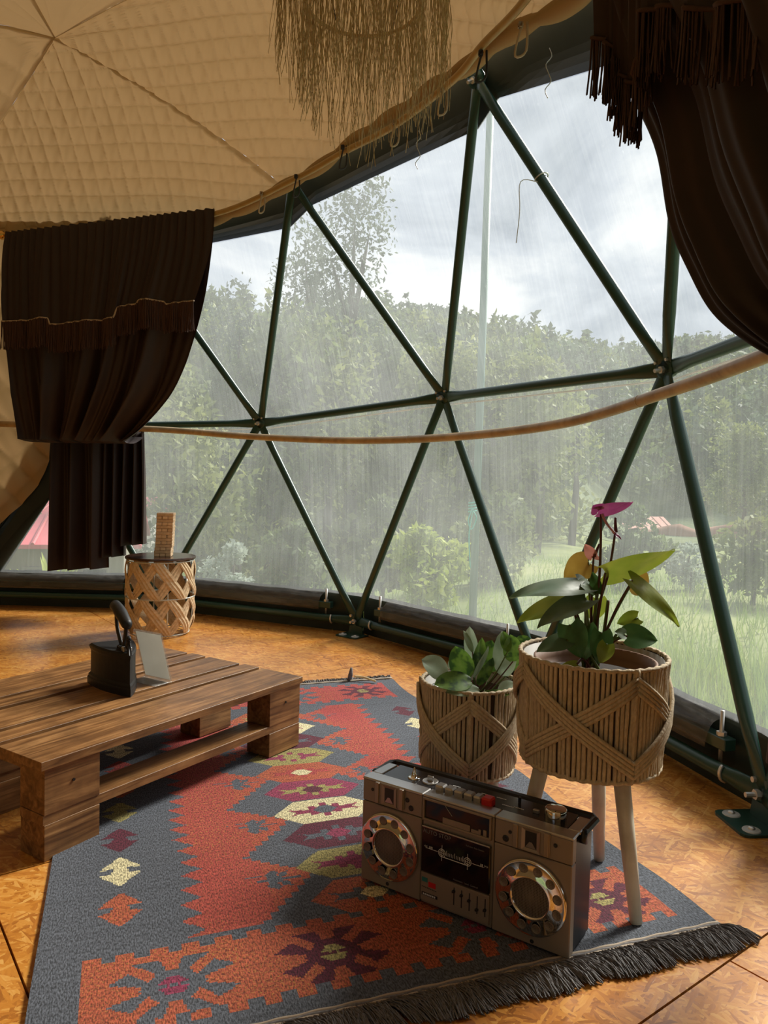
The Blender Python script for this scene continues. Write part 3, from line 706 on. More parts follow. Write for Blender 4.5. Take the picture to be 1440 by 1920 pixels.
def fringe(line, lmin, lmax, r, n, nrm, parent, step=1, name='fringe'):
    vs = []; fs = []
    m = len(line)
    for k in range(n):
        x = (k + random.uniform(-.3, .3)) / n * (m - 1); x = min(max(x, 0), m - 1.001); i = int(x); p = line[i].lerp(line[i + 1], x - i) + nrm * random.uniform(0, .008)
        L = random.uniform(lmin, lmax); a0 = len(vs); dx = Vector((random.uniform(-.01, .01), random.uniform(-.01, .01), 0))
        tdir = (line[min(i + 1, m - 1)] - line[i]); tdir.z = 0; tdir = tdir.normalized() if tdir.length > 1e-6 else Vector((1, 0, 0))
        nn = Vector((-tdir.y, tdir.x, 0))
        for q in range(3):
            g = q / 2; c = p + Vector((0, 0, -L * g)) + dx * g * g
            for w in range(3):
                vs.append(c + tdir * (r * math.cos(w * 2.094)) + nn * (r * math.sin(w * 2.094)))
        for q in range(2):
            for w in range(3): fs.append((a0 + q * 3 + w, a0 + q * 3 + (w + 1) % 3, a0 + q * 3 + 3 + (w + 1) % 3, a0 + q * 3 + 3 + w))
    if parent is not None:
        Mi = parent_mat(parent).inverted(); vs = [Mi @ v for v in vs]
    return tag(fastmesh(name, [tuple(v) for v in vs], fs, M['fringe'], parent), kind='stuff')
fringe([p + CN * .004 for p in bot], .165, .185, .0028, 520, CN, lc)
# right curtain, close by
rc = thing('curtain', 'dark brown swagged curtain with hanging fringe at the right edge', 'curtain', tuple(dome(3.3, 1.7, 1.2)))
def azof(p): return math.atan2(p.x - DC.x, p.y - DC.y)
Lpx = [(1122, -90), (1138, 60), (1168, 150), (1200, 215), (1234, 295), (1258, 420), (1293, 505), (1344, 592), (1440, 664), (1540, 700)]
Raz = [1.86, 1.86, 1.86, 1.86, 1.86, 1.85, 1.83, 1.80, 1.77, 1.74]
rowsR = []
for (x, y), ra in zip(Lpx, Raz):
    Lp = sph(x, y, 3.46); z = Lp.z; rr_ = math.hypot(Lp.x - DC.x, Lp.y - DC.y); rowsR.append((Lp, dome(rr_, ra, z + .02)))
RN = Vector((-math.sin(1.6), -math.cos(1.6), 0))
def foldR(u, t_):
    g = .5 + .5 * t_
    w = u + .06 * math.sin(2.2 * t_ + 4 * u)
    return g * (.030 * math.sin(2 * PI * 5.5 * w + .6) + .022 * math.sin(2 * PI * 9.3 * w + 2) + .010 * math.sin(2 * PI * 21 * w))
drape(rowsR, 220, 80, RN, foldR, 'drape', rc, M['velvet'])
# gathered band at the tie-back and short tail below
tie = dome(3.40, 1.70, 1.36)
mb = MB(); mb.tube([tie + Vector((0, .05, .03)), tie + Vector((0, .0, -.02)), tie + Vector((.0, -.06, .02))], [.05, .06, .05], 12); mb.build('tie_band', M['velvet'], rc, True, True)
rowsT = [(dome(3.40, 1.64, 1.36), dome(3.40, 1.76, 1.36)), (dome(3.42, 1.60, 1.0), dome(3.42, 1.80, 1.0)), (dome(3.42, 1.58, .35), dome(3.42, 1.84, .35))]
drape(rowsT, 60, 24, RN, lambda u, t_: (.02 + .02 * t_) * math.sin(2 * PI * 5 * u), 'tail', rc, M['velvet'])
vb = []
for i, (x, y) in enumerate(((1122, 70), (1150, 78), (1165, 120), (1180, 150), (1200, 158), (1215, 20), (1260, 10), (1330, 18), (1420, -10))): vb.append(sph(x, y, 3.40))
def valance_right():
    tp = [sph(x, y, 3.44) for x, y in ((1120, -120), (1150, -120), (1170, -120), (1185, -120), (1205, -120), (1225, -120), (1262, -120), (1335, -120), (1430, -120))]
    rows = []
    for k in range(16):
        g = k / 15; rows.append([a.lerp(b, g) + RN * (.02 * math.sin(q * 1.3)) for q, (a, b) in enumerate(zip(spline(tp, 6), [Vector(v) for v in lin(vb, 6)]))])
    mb = MB(); mb.grid(rows); mb.build('valance', M['velvet'], rc, True, True); return rows[-1]
def lin(pts, n):
    o = []
    for a, b in zip(pts[:-1], pts[1:]): o += [a.lerp(b, k / n) for k in range(n)]
    return o + [pts[-1]]
vl = valance_right()
mb = MB(); mb.tube([p + RN * .006 for p in vl], .006, 6); mb.build('cord_trim', M['fringe'], rc, True, True)
fringe(vl, .14, .17, .0030, 230, RN, rc)
# ================================================================== RAFFIA PENDANT
pc = Vector((-.115, 2.66, 0)); pend = thing('pendant_lampshade', 'straw coloured raffia fringe lampshade hanging from the dome', 'lampshade', (pc.x, pc.y, 2.22))
def ringpts(c, r, z, n=40): return [Vector((c.x + r * math.cos(2 * PI * i / n), c.y + r * math.sin(2 * PI * i / n), z)) for i in range(n)]
HR = [(.288, 2.90), (.20, 2.645), (.10, 2.78)]
for r, z in HR:
    mb = MB(); mb.tube(ringpts(pc, r, z), .007, 6, True); mb.build('hoop', M['raffia'], pend, True, True)
mb = MB()
for k in range(6):
    g = k * PI / 3; mb.tube([pc + Vector((0, 0, 3.02)), pc + Vector((.288 * math.cos(g), .288 * math.sin(g), 2.90))], .003, 5)
    mb.tube([pc + Vector((.288 * math.cos(g), .288 * math.sin(g), 2.90)), pc + Vector((.2 * math.cos(g), .2 * math.sin(g), 2.645))], .002, 5)
mb.build('wire_frame', M['thread'], pend, False, True)
mb = MB(); mb.tube([pc + Vector((0, 0, 3.0)), pc + Vector((0, 0, 3.40))], .004, 6); mb.build('hanging_cord', M['thread'], pend, False, True)
vs = []; fs = []
def strand(p, L, r, wob):
    a0 = len(vs); n = 9; a = random.uniform(0, 6.28); fx, fy = random.uniform(8, 24), random.uniform(8, 24); q1, q2 = random.uniform(0, 6), random.uniform(0, 6)
    dr = Vector((random.gauss(0, .012), random.gauss(0, .012), 0))
    for i in range(n):
        g = i / (n - 1); z = -L * g; c = p + Vector((wob * math.sin(fx * L * g + q1) * g ** .5, wob * math.sin(fy * L * g + q2) * g ** .5, z)) + dr * g
        for w in range(3): vs.append(c + Vector((r * math.cos(a + w * 2.094), r * math.sin(a + w * 2.094), 0)))
    for i in range(n - 1):
        for w in range(3): fs.append((a0 + i * 3 + w, a0 + i * 3 + (w + 1) % 3, a0 + i * 3 + 3 + (w + 1) % 3, a0 + i * 3 + 3 + w))
for r, z, n, l0, l1 in ((.288, 2.90, 400, .36, .66), (.2, 2.645, 170, .22, .40), (.10, 2.78, 60, .3, .45)):
    for k in range(n):
        g = random.uniform(0, 2 * PI); x = math.cos(g)
        ll = random.uniform(l0, l1)
        if r > .25: ll = .70 - .20 * max(0, -x) ** 1.2 - .10 * max(0, x) + random.uniform(-.14, .02) - (.22 if random.random() < .3 else 0)
        strand(Vector((pc.x + (r + random.gauss(0, .006)) * x, pc.y + (r + random.gauss(0, .006)) * math.sin(g), z)), max(.15, ll), random.uniform(.0008, .0015), .012)
Mi = parent_mat(pend).inverted()
tag(fastmesh('raffia_strands', [tuple(Mi @ v) for v in vs], fs, M['raffia'], pend), kind='stuff')
# ================================================================== ROUND SIDE TABLE AND BLOCK TOWER
st = thing('side_table', 'round side table of crossed straw bands with dark wooden top', 'table', (-1.387, 4.65, 0))
mb = MB(); mb.lathe([(.001, .487), (.208, .487), (.213, .484), (.214, .476), (.210, .471), (.001, .470)], 48); mb.build('table_top', M['darktop'], st, False)
def st_r(z): return .203 - .030 * max(0, (.11 - z) / .11) ** 1.5 - .004 * math.cos(z * 12)
for z in (.462, .238, .012):
    mb = MB(); mb.tube(ringpts(Vector((0, 0, 0)), st_r(z) + .002, z, 40), .004, 6, True); mb.build('ring', M['wire'], st, True)
for k in range(4):
    g = k * PI / 2 + .5; mb = MB(); mb.tube([Vector((st_r(z) * .97 * math.cos(g), st_r(z) * .97 * math.sin(g), z)) for z in (.47, .35, .24, .1, .004)], .004, 6); mb.build('leg', M['wire'], st, True)
def band(z0, z1, g0, dg, w, off):
    mb = MB(); rows = []; n = 12
    for i in range(n + 1):
        f = i / n; z = z0 + (z1 - z0) * f; g = g0 + dg * f; r = st_r(z) + off * (1 if (f < .5) else -1) * math.sin(f * PI * 2) + .002
        prof = [(-.5, 0), (-.36, .0035), (-.2, .001), (-.06, .0045), (.1, .001), (.25, .004), (.5, 0), (.3, -.004), (-.3, -.004)]
        row = []
        wid = w * (1 - .22 * abs(2 * f - 1) ** 2)
        for a, d in prof:
            gg = g + a * wid / .2; rr_ = r + d; row.append(Vector((rr_ * math.cos(gg), rr_ * math.sin(gg), z)))
        row.append(row[0]); rows.append(row)
    mb.grid(rows); return mb.build('straw_band', M['juteband'], st, False)
NB = 8
for k in range(NB):
    g = k * 2 * PI / NB + .18
    for z0, z1, sh in ((.462, .238, 0), (.238, .012, .39)):
        band(z0, z1, g + sh, .78, .076, .006); band(z0, z1, g + sh, -.78, .076, -.006)
# tower of blocks
bw, bh = .034, .0193; tc = Vector((-1.36, 4.63, .4872)); trot = math.radians(8)
posn = ['left', 'middle', 'right']; ords = ['bottom', 'second', 'third', 'fourth', 'fifth', 'sixth', 'seventh', 'eighth', 'ninth', 'tenth', 'eleventh', 'twelfth', 'thirteenth', 'top']
blk = MB(); blk.box((0, 0, bh / 2), (bw * .95, bw * 2.98, bh * .96), None, .0022); blk_me = None
jit = random.Random(3)
for l in range(14):
    endon = (l % 2 == 0)
    for q in range(3):
        a = trot + (0 if endon else PI / 2) ; off = (q - 1) * bw
        lx = (off if endon else 0) + jit.uniform(-.0012, .0012) - (.004 if l < 3 else 0) + .0007 * l; ly = (0 if endon else off) + jit.uniform(-.0015, .0015)
        if l in (5, 11) and q == 1 and endon: ly += .004
        nm = 'toy_block'
        if blk_me is None:
            o = blk.build(nm, M['toywood']); blk_me = o.data
        else:
            o = bpy.data.objects.new(nm, blk_me); COL.objects.link(o)
        c, s_ = math.cos(trot), math.sin(trot)
        o.location = (tc.x + c * lx - s_ * ly, tc.y + s_ * lx + c * ly, tc.z + l * bh); o.rotation_euler = (0, 0, a)
        where = (posn[q] + ' block, end facing out,') if endon else (['front', 'middle', 'rear'][q] + ' lengthwise block')
        tag(o, f'pale wooden {where} in the {ords[l]} layer of the tower', 'toy block', 'stacked wooden blocks of the tower')
# ================================================================== PALLET TABLE
tt_ = math.atan2(.841, .541); TB = Vector((-.846, 1.862, 0))
pt = thing('pallet_table', 'low brown pallet coffee table of stained pine planks', 'table', tuple(TB), tt_)
# local: x along the long side, y across to the far side, z up
LT = 1.03
def plank(name, x0, x1, y0, y1, z0, z1, ch=.0005, mat='pallet', mid=None):
    mb = MB(); mb.box(((x0 + x1) / 2, (y0 + y1) / 2, (z0 + z1) / 2), (x1 - x0, y1 - y0, z1 - z0), None, ch); return mb.build(name, M[mat], pt)
for y0, y1, dx in ((-.008, .188, 0), (.212, .288, .012), (.312, .475, .004), (.502, .578, .01), (.602, .800, 0)):
    plank('top_plank', -.012 + dx, LT - .004 + dx * .5, y0, y1, .2425, .2655)
for y0 in (0, .345, .69):
    ya, yb = y0, y0 + .107
    plank('stretcher', 0, LT - .008, ya + .003, yb - .003, .095, .121)
    for x0 in (0, LT - .175):
        f = plank('upper_block', x0 + .002, x0 + .165, ya, yb, .1215, .242); wc = Matrix.Rotation(tt_ - math.radians(19.7), 3, 'Z') @ Vector((x0 + .083, ya + .05, 0)) + Matrix.Rotation(-math.radians(19.7), 3, 'Z') @ TB
        plank('lower_block', x0 + .003, x0 + .166, ya + .001, yb - .001, .0115 if wc.x > -.10 else .001, .0945)
        if y0 == 0:
            mb = MB(); mb.tube([Vector((x0 + .085, -.003, .19)), Vector((x0 + .085, .004, .19))], .004, 8); mb.build('nail', M['darkedge'], f)
for x0 in (.01, LT - .15):
    for ya, yb in ((.108, .344), (.453, .689)): plank('cross_board', x0, x0 + .10, ya, yb, .218, .242)
# ---- charcoal iron
TZ = .2655
ax_ = Vector((-.57, .82, 0)).normalized(); tip = Vector((-.814, 2.414, TZ))
iron = thing('charcoal_iron', 'black antique cast-iron charcoal iron with loop handle', 'iron', tuple(tip), math.atan2(ax_.y, ax_.x))
def outline(s, L=.255, w=.076):   # x from tip backwards
    pts = []
    n = 12
    for i in range(n + 1):
        f = i / n; pts.append((L * f * s + (1 - s) * .09, w * s * math.sin(min(1, f * 1.02) * PI / 2) ** .85))
    return pts + [(x, -y) for x, y in pts[::-1][:-1]] if True else pts
def loft(levels, name, mat, parent):
    mb = MB(); ring = None; vs = []; m = None
    for z, s in levels:
        o = outline(s); m = len(o); vs += [Vector((x, y, z)) for x, y in o]
    fs = [(i * m + k, i * m + (k + 1) % m, (i + 1) * m + (k + 1) % m, (i + 1) * m + k) for i in range(len(levels) - 1) for k in range(m)]
    fs += [tuple(range(m))[::-1], tuple((len(levels) - 1) * m + k for k in range(m))]
    mb.add(vs, fs); return mb.build(name, mat, parent)
loft([(.0, 1.0), (.022, 1.0), (.026, .98)], 'sole', M['castiron'], iron)
loft([(.026, .97), (.034, .965), (.042, .90), (.118, .90), (.124, .93), (.128, .93)], 'body', M['castiron'], iron)
lid = loft([(.128, .95), (.135, .95), (.138, .91), (.142, .88)], 'lid', M['castiron'], iron)
mb = MB(); loop = spline([Vector((.085, 0, .142)), Vector((.075, 0, .17)), Vector((.062, 0, .205)), Vector((.06, 0, .238))], 6)
mb.tube(loop, [.013 - .004 * abs(i / 18 - .5) for i in range(len(loop))], 8, rb=.006, up=(0, 1, 0)); 
loop = spline([Vector((.095, 0, .142)), Vector((.125, 0, .165)), Vector((.165, 0, .205)), Vector((.18, 0, .262))], 6)
mb.tube(loop, .012, 8, rb=.006, up=(0, 1, 0)); mb.box((.09, 0, .147), (.05, .03, .012), None, .003)
mb.build('handle_arms', M['castiron'], lid, True)
mb = MB(); mb.tube([Vector((.035, 0, .228)), Vector((.05, 0, .233)), Vector((.085, 0, .246)), Vector((.12, 0, .258)), Vector((.155, 0, .268)), Vector((.192, 0, .274)), Vector((.20, 0, .275))], [.012, .018, .019, .021, .020, .019, .011], 14)
mb.build('grip', M['castiron'], lid, True)
mb = MB(); mb.tube(spline([Vector((.045, 0, .142)), Vector((.04, .0, .165)), Vector((.028, 0, .172)), Vector((.030, 0, .19)), Vector((.018, 0, .186))], 5), .008, 8); mb.box((.022, 0, .155), (.016, .012, .05), Matrix.Rotation(.3, 3, 'Y'), .003); mb.box((.028, 0, .182), (.03, .006, .02), Matrix.Rotation(-.5, 3, 'Y'), .002)
mb.build('latch', M['castiron'], iron, True)
mb = MB(); mb.box((.05, 0, .150), (.026, .03, .016), None, .003); mb.build('latch_bracket', M['silver'], iron)
# ---- acrylic sign holder
b0 = onz(272, 1269, TZ); b1 = onz(321, 1280, TZ); dx = (b1 - b0).normalized(); nb = Vector((dx.y, -dx.x, 0)); nb = nb if nb.y < 0 else -nb
sh = thing('sign_holder', 'clear slanted acrylic sign holder with a blank insert', 'sign holder', (b0.x, b0.y, TZ), math.atan2(dx.y, dx.x))
wS = (b1 - b0).length
lean = math.atan2(.05, .178); Rl = Matrix.Rotation(lean, 3, 'X')
mb = MB(); mb.box((wS / 2, -.0365, .0025), (wS, .073, .003), None, .0008); mb.build('base', M['acrylic'], sh)
up_ = Rl @ Vector((0, 0, 1)); fy = Rl @ Vector((0, 1, 0))
for s_, nm in ((-.0032, 'back_sheet'), (.0032, 'front_sheet')):
    mb = MB(); mb.box(Vector((wS / 2, 0, .004)) + up_ * .092 + fy * s_, (wS, .0024, .184), Rl, .0006); mb.build(nm, M['acrylic'], sh)
mb = MB(); mb.box(Vector((wS / 2, 0, .004)) + up_ * .092, (wS * .93, .0014, .172), Rl); mb.build('paper_insert', M['paper'], sh)
# ================================================================== KILIM RUG
ra = math.radians(19.7); rug = thing('kilim_rug', 'grey and red geometric kilim rug with dark fringes', 'rug', (0, 0, 0), ra)
ru0, rv0 = -.148, 1.30; RW, RLn = 1.444, 2.14
_loc = Matrix.Rotation(ra, 3, 'Z') @ Vector((ru0, rv0, 0)); rug.location = (_loc.x, _loc.y, 0)
c = .00525; nu, nv = int(RW / c), int(RLn / c); RUZ = .009
uu = (np.arange(nu) + .5) * c; vv = (np.arange(nv) + .5) * c; UU, VV = np.meshgrid(uu, vv)   # [v,u]
GREY, RED, ORG, BURG, CREAM, OLIVE, MAG = (.080, .088, .108), (.31, .040, .040), (.33, .072, .036), (.085, .012, .026), (.56, .50, .30), (.27, .23, .08), (.22, .03, .07)
C_ = np.zeros((nv, nu, 3)); C_[:] = GREY
def paint(mask, col): C_[mask] = col
def inpoly(P, U=UU, Vv=VV):
    m = np.zeros(U.shape, bool); n = len(P)
    for i in range(n):
        x1, y1 = P[i]; x2, y2 = P[(i + 1) % n]
        if y1 == y2: continue
        cond = ((y1 > Vv) != (y2 > Vv)) & (U < (x2 - x1) * (Vv - y1) / (y2 - y1) + x1); m ^= cond
    return m
def hexm(cu, cv, hw, hh, flat=.35):
    return inpoly([(cu - hw, cv), (cu - hw * flat, cv + hh), (cu + hw * flat, cv + hh), (cu + hw, cv), (cu + hw * flat, cv - hh), (cu - hw * flat, cv - hh)])
def hdiam(cu, cv, hw, hh, col, bg=GREY, s=1):
    paint(hexm(cu, cv, hw, hh, .08), col)
    for sg in (-1, 1):
        paint(inpoly([(cu + sg * hw * 1.1, cv + .010 * s), (cu + sg * hw * .28, cv + .014 * s), (cu + sg * hw * .34, cv - .010 * s), (cu + sg * hw * 1.1, cv - .014 * s)]), bg)
def medal(cu, cv, col, s=1., core=CREAM):
    Q = lambda pts, sx, sy: [(cu + sx * x * s, cv + sy * y * s) for x, y in pts]
    paint(hexm(cu, cv, .062 * s, .046 * s, .4), col)
    for sx in (-1, 1):
        for sy in (-1, 1):
            for poly in ([(.006, .030), (.020, .034), (.074, .080), (.022, .082)], [(.040, .014), (.052, .008), (.118, .030), (.078, .056)]):
                paint(inpoly(Q(poly, sx, sy)), col)
    paint(hexm(cu, cv, .034 * s, .026 * s, .35), core)
    paint(hexm(cu, cv, .010 * s, .006 * s, .3), col)
    for sg in (-1, 1): paint(inpoly([(cu + sg * .034 * s, cv + .005), (cu + sg * .012 * s, cv + .006), (cu + sg * .012 * s, cv - .004), (cu + sg * .034 * s, cv - .005)]), col)
# end borders with crenellated edges
for flip in (0, 1):
    v0, v1 = (.075, .262) if not flip else (RLn - .27, RLn - .075)
    paint((UU > .088) & (UU < RW - .075) & (VV > v0) & (VV < v1), ORG if not flip else RED)
    ph = (UU - .088) % .066 < .036
    paint(ph & (UU > .088) & (UU < RW - .075) & (((VV >= v1) & (VV < v1 + .024)) | ((VV <= v0) & (VV > v0 - .026))), ORG if not flip else RED)
    vm = (v0 + v1) / 2
    for i, cu in enumerate((.26, .582, .905, 1.24)):
        if i % 2 == 0: medal(cu, vm - .012 * (1 - flip), GREY, 1.05, MAG)
        else: medal(cu, vm - .012 * (1 - flip), BURG, 1.0, OLIVE)
# two long jagged bands
for side_ in (0, 1):
    X = UU if side_ == 0 else (1.47 - UU)
    vA, vB = .300, 1.80
    inb = (VV > vA) & (VV < vB)
    sf = ((VV - .30) / .064) % 1
    saw = .298 + .050 * np.where(sf < .3, sf / .3, (1 - sf) / .7) + .008 * np.sin(VV * 13)
    f = ((VV - .30) / .297) % 1       # big barbs
    tipu = np.where(f < .62, .475 + .160 * (f / .62), .635 - .160 * ((f - .62) / .38))
    step = np.floor(tipu / .021) * .021
    m = inb & (X > saw) & (X < step)
    mixv = np.clip((VV - .2) / 1.3, 0, 1)[..., None]; bandc = np.array(ORG) * .45 + np.array(RED) * .55; bandc = bandc * (1 - mixv) + np.array(RED) * mixv
    C_[m] = bandc[m]
    tipm = m & (X > .50); C_[tipm] = (bandc * .55 + np.array(ORG) * .45)[tipm]
    for k in range(6):
        cv = .30 + .297 * k + .172; cu = .520
        Q = lambda pts: [((cu + x) if side_ == 0 else 1.47 - (cu + x), cv + y) for x, y in [(p_[0] * .80, p_[1] * .80) for p_ in pts]]
        if cv > 1.7: continue
        for poly in ([(-.055, .010), (-.02, .006), (.085, .004), (.085, -.003), (-.055, -.004)], [(-.03, .03), (.005, .058), (.02, .040), (.0, .0), (-.012, .02)], [(-.03, -.03), (.0, -.058), (.018, -.045), (.0, 0), (-.015, -.02)],
                     [(.02, .035), (.05, .045), (.045, .02), (.02, .005)], [(.02, -.035), (.05, -.045), (.045, -.02), (.02, -.005)], [(-.02, .02), (.02, .02), (.02, -.02), (-.02, -.02)], [(-.09, .03), (-.03, .036), (-.03, .03), (-.09, .026)]):
            paint(inpoly(Q(poly)), GREY)
# centre column of hexagons
seq = [(.355, ORG, GREY, CREAM), (.512, OLIVE, MAG, MAG), (.665, BURG, GREY, MAG), (.815, CREAM, MAG, GREY), (.965, MAG, OLIVE, BURG), (1.112, ORG, RED, CREAM), (1.258, OLIVE, MAG, OLIVE), (1.405, BURG, GREY, MAG), (1.552, CREAM, MAG, GREY), (1.70, ORG, OLIVE, BURG)]
for cv, col, c2, c3 in seq:
    paint(hexm(.74, cv, .156, .073, .52), col)
    for k in range(-4, 5):
        a = abs(k) / 4.5; hh = .044 * (1 - a * .8) * (1 if k % 2 == 0 else .55)
        paint((np.abs(UU - (.74 + k * .019)) < .0105) & (np.abs(VV - cv) < hh), c2)
    paint(hexm(.74, cv, .036, .024, .35), c3)
    for sg in (-1, 1): paint(inpoly([(.74 + sg * .11, cv + .022), (.74 + sg * .06, cv + .006), (.74 + sg * .06, cv - .006), (.74 + sg * .11, cv - .020), (.74 + sg * .085, cv)]), c2)
# side columns
for cu in (.163, 1.302):
    for cv, col in ((.455, ORG), (.625, CREAM), (.79, BURG), (.965, OLIVE), (1.135, ORG), (1.315, RED), (1.475, CREAM), (1.635, BURG)):
        hdiam(cu, cv, .060, .066, col)
C_ *= (1 + .05 * rng.standard_normal((nv, 1, 1))) * (1 + .03 * rng.standard_normal((1, nu, 1)))
# slightly wavy body
gu = np.arange(nu + 1) * c; gv = np.arange(nv + 1) * c; GU, GV = np.meshgrid(gu, gv)
wob = .010 * np.sin(GV * 9) * (GU / RW) ** 3
Zr = RUZ + .0015 * np.sin(GU * 11 + GV * 7) + .0025 * np.maximum(0, np.sin(GV * 8 + 1)) * (GU / RW) ** 6
rb = gridmesh('woven_field', np.stack([GU + wob, GV, Zr], -1), M['rug'], rug)
ca = rb.data.attributes.new('weave', 'FLOAT_COLOR', 'FACE'); ca.data.foreach_set('color', np.concatenate([C_, np.ones((nv, nu, 1))], -1).astype(np.float32).ravel())
mb = MB(); 
edge_l = [(0 + 0, v) for v in np.linspace(0, RLn, 90)]
for u_, fl in ((0., 1), (RW, -1)):
    P = [[Vector((u_ + .010 * math.sin(v * 9) * (u_ / RW) ** 3, v, Zr[min(int(v / c), nv), -1 if u_ else 0] if True else RUZ)), Vector((u_ + .010 * math.sin(v * 9) * (u_ / RW) ** 3, v, .0005))] for v in np.linspace(0, RLn - c, 100)]
    mb.grid(P)
mb.add([(0, 0, 0), (RW, 0, 0), (RW, 0, RUZ + .002), (0, 0, RUZ + .002)], [(0, 1, 2, 3)]); mb.build('selvedge', M['rugtassel'], rug)
for v_, sg in ((-.002, -1), (RLn + .002, 1)):
    for q, mt in enumerate(('cord', 'rugtassel', 'cord')):
        mb = MB(); mb.tube([Vector((u, v_ + sg * q * .006, RUZ + .002 + .001 * math.sin(u * 90 + q))) for u in np.linspace(.0, RW, 120)], .0034, 6); mb.build('end_cord', M[mt], rug, True)
def rug_fringe(v_, sg, n, l0, l1, dirr):
    vs = []; fs = []
    for k in range(n):
        u = random.uniform(0, RW); clump = round(u / .038) * .038; L = random.uniform(l0, l1); a0 = len(vs); r = random.uniform(.0011, .0022)
        lean = dirr + .35 * math.sin(clump * 31) + random.gauss(0, .16); h0 = random.uniform(.004, .013)
        for i in range(5):
            g = i / 4
            x = u + (clump - u) * .35 * g + math.sin(lean) * L * g; y = v_ + sg * (.012 + math.cos(lean) * L * g); z = max(.002, h0 * (1 - g * .3) + .010 * math.sin(g * PI) * random.uniform(.3, 1.2))
            for w in range(3): vs.append((x + r * math.cos(w * 2.094), y, z + r * math.sin(w * 2.094)))
        for i in range(4):
            for w in range(3): fs.append((a0 + i * 3 + w, a0 + i * 3 + (w + 1) % 3, a0 + i * 3 + 3 + (w + 1) % 3, a0 + i * 3 + 3 + w))
    tag(fastmesh('fringe', vs, fs, M['rugtassel'], rug), kind='stuff')
rug_fringe(0, -1, 5200, .055, .085, .35); rug_fringe(RLn, 1, 2600, .025, .045, -.3)
# knotted tassel and twig at the far fringe
tw0 = onz(657, 1277, .01); Ti = parent_mat(rug).inverted(); tw = Ti @ tw0
mb = MB(); mb.tube([tw + Vector((-.01, 0, 0)), tw + Vector((0, 0, .03)), tw + Vector((.004, .0, .065))], [.008, .012, .006], 8); mb.build('knotted_tassel', M['rugtassel'], rug, True)
mb = MB(); mb.tube(spline([tw + Vector((.02, 0, .022)), tw + Vector((.06, -.02, .02)), tw + Vector((.11, -.06, .008))], 4), .005, 6); mb.build('twig', M['raffia'], rug, True)
# ================================================================== BOOMBOX
bx0 = Vector((-.036, 1.807, RUZ + .003)); bang = math.atan2(-.298, .438)
bb = thing('boombox', 'brown and black twin-speaker cassette boombox standing on the rug', 'boombox', tuple(bx0), bang)
BW_, BD, BH = .535, .128, .252
Rf = Matrix.Rotation(PI / 2, 3, 'X')   # lathe axis towards the front (-y)
def bpart(name, mat, c, size, ch=.002, parent=None):
    mb = MB(); mb.box(c, size, None, ch); return mb.build(name, M[mat], parent or bb)
bpart('back_shell', 'black', (BW_ / 2, .076, BH / 2 - .004), (BW_ - .006, .104, BH - .010), .004)
# front shell built in three panels, each a separate moulding
pan = []
for x0, x1 in ((.001, .1715), (.1735, .3555), (.3575, .534)):
    pan.append((x0, x1))
for i, (x0, x1) in enumerate(pan):
    if i != 1: bpart('front_panel', 'champ', ((x0 + x1) / 2, .012, .0995), (x1 - x0, .024, .196), .002); bpart('front_panel', 'champ', ((x0 + x1) / 2, .0125, .2255), (x1 - x0, .023, .0535), .002)
    else: bpart('front_panel', 'champ', ((x0 + x1) / 2, .0135, .126), (x1 - x0, .023, .250), .002)
# silver top edge and black control deck
for x0, x1 in ((.0, .172), (.173, .356), (.357, .535)): bpart('top_edge', 'silver', ((x0 + x1) / 2, .020, BH + .002), (x1 - x0, .040, .006), .002)
bpart('control_deck', 'deck', (BW_ / 2, .082, BH - .001), (BW_ - .06, .082, .008), .002)
for x in (.014, BW_ - .014): bpart('deck_end', 'silver', (x, .078, BH), (.028, .074, .008), .002)
# folded carrying handle along the back edge
mb = MB(); mb.tube([Vector((.000, .058, BH - .004)), Vector((-.002, .130, BH - .002)), Vector((.008, .142, BH - .002)), Vector((BW_ - .008, .142, BH - .002)), Vector((BW_ + .002, .130, BH - .002)), Vector((BW_ + .000, .058, BH - .004))], .010, 8, up=(0, 0, 1), rb=.008); mb.build('handle', M['black'], bb, False)
for x in (-.002, BW_ + .002):
    mb = MB(); mb.tube([Vector((x - .006, .062, BH - .012)), Vector((x + .006, .062, BH - .012))], .016, 14); mb.build('handle_pivot', M['black'], bb, True)
# speakers
for cx, cz in ((.085, .106), (.447, .106)):
    sp = thing('speaker', '', '', (cx, -.001, cz)); sp.parent = bb
    for k in list(sp.keys()): del sp[k]
    mb = MB(); R0, R1 = .082, .045; prof = [(R0 - .004, .0), (R0, .003), (R0 - .002, .0075), (R0 - .006, .008), (R1 + .004, .0055), (R1, .010), (R1 - .003, .0085), (R1 - .0045, .004)]
    mb.lathe(prof, 56, (0, 0, 0), Rf); mb.build('chrome_ring', M['chrome'], sp, True)
    mb = MB(); mb.lathe([(.0005, .0045), (R1 - .003, .0035)], 32, (0, 0, 0), Rf); mb.build('grille', M['mesh'], sp, True)
    for k in range(12):
        g = (k + .5) * PI / 6; mb = MB(); mb.lathe([(.0005, .0074), (.0088, .0074), (.0103, .0082), (.0106, .0070)], 16, (.0635 * math.cos(g), -.0003, .0635 * math.sin(g)), Rf); mb.build('vent', M['mesh'], sp, True)
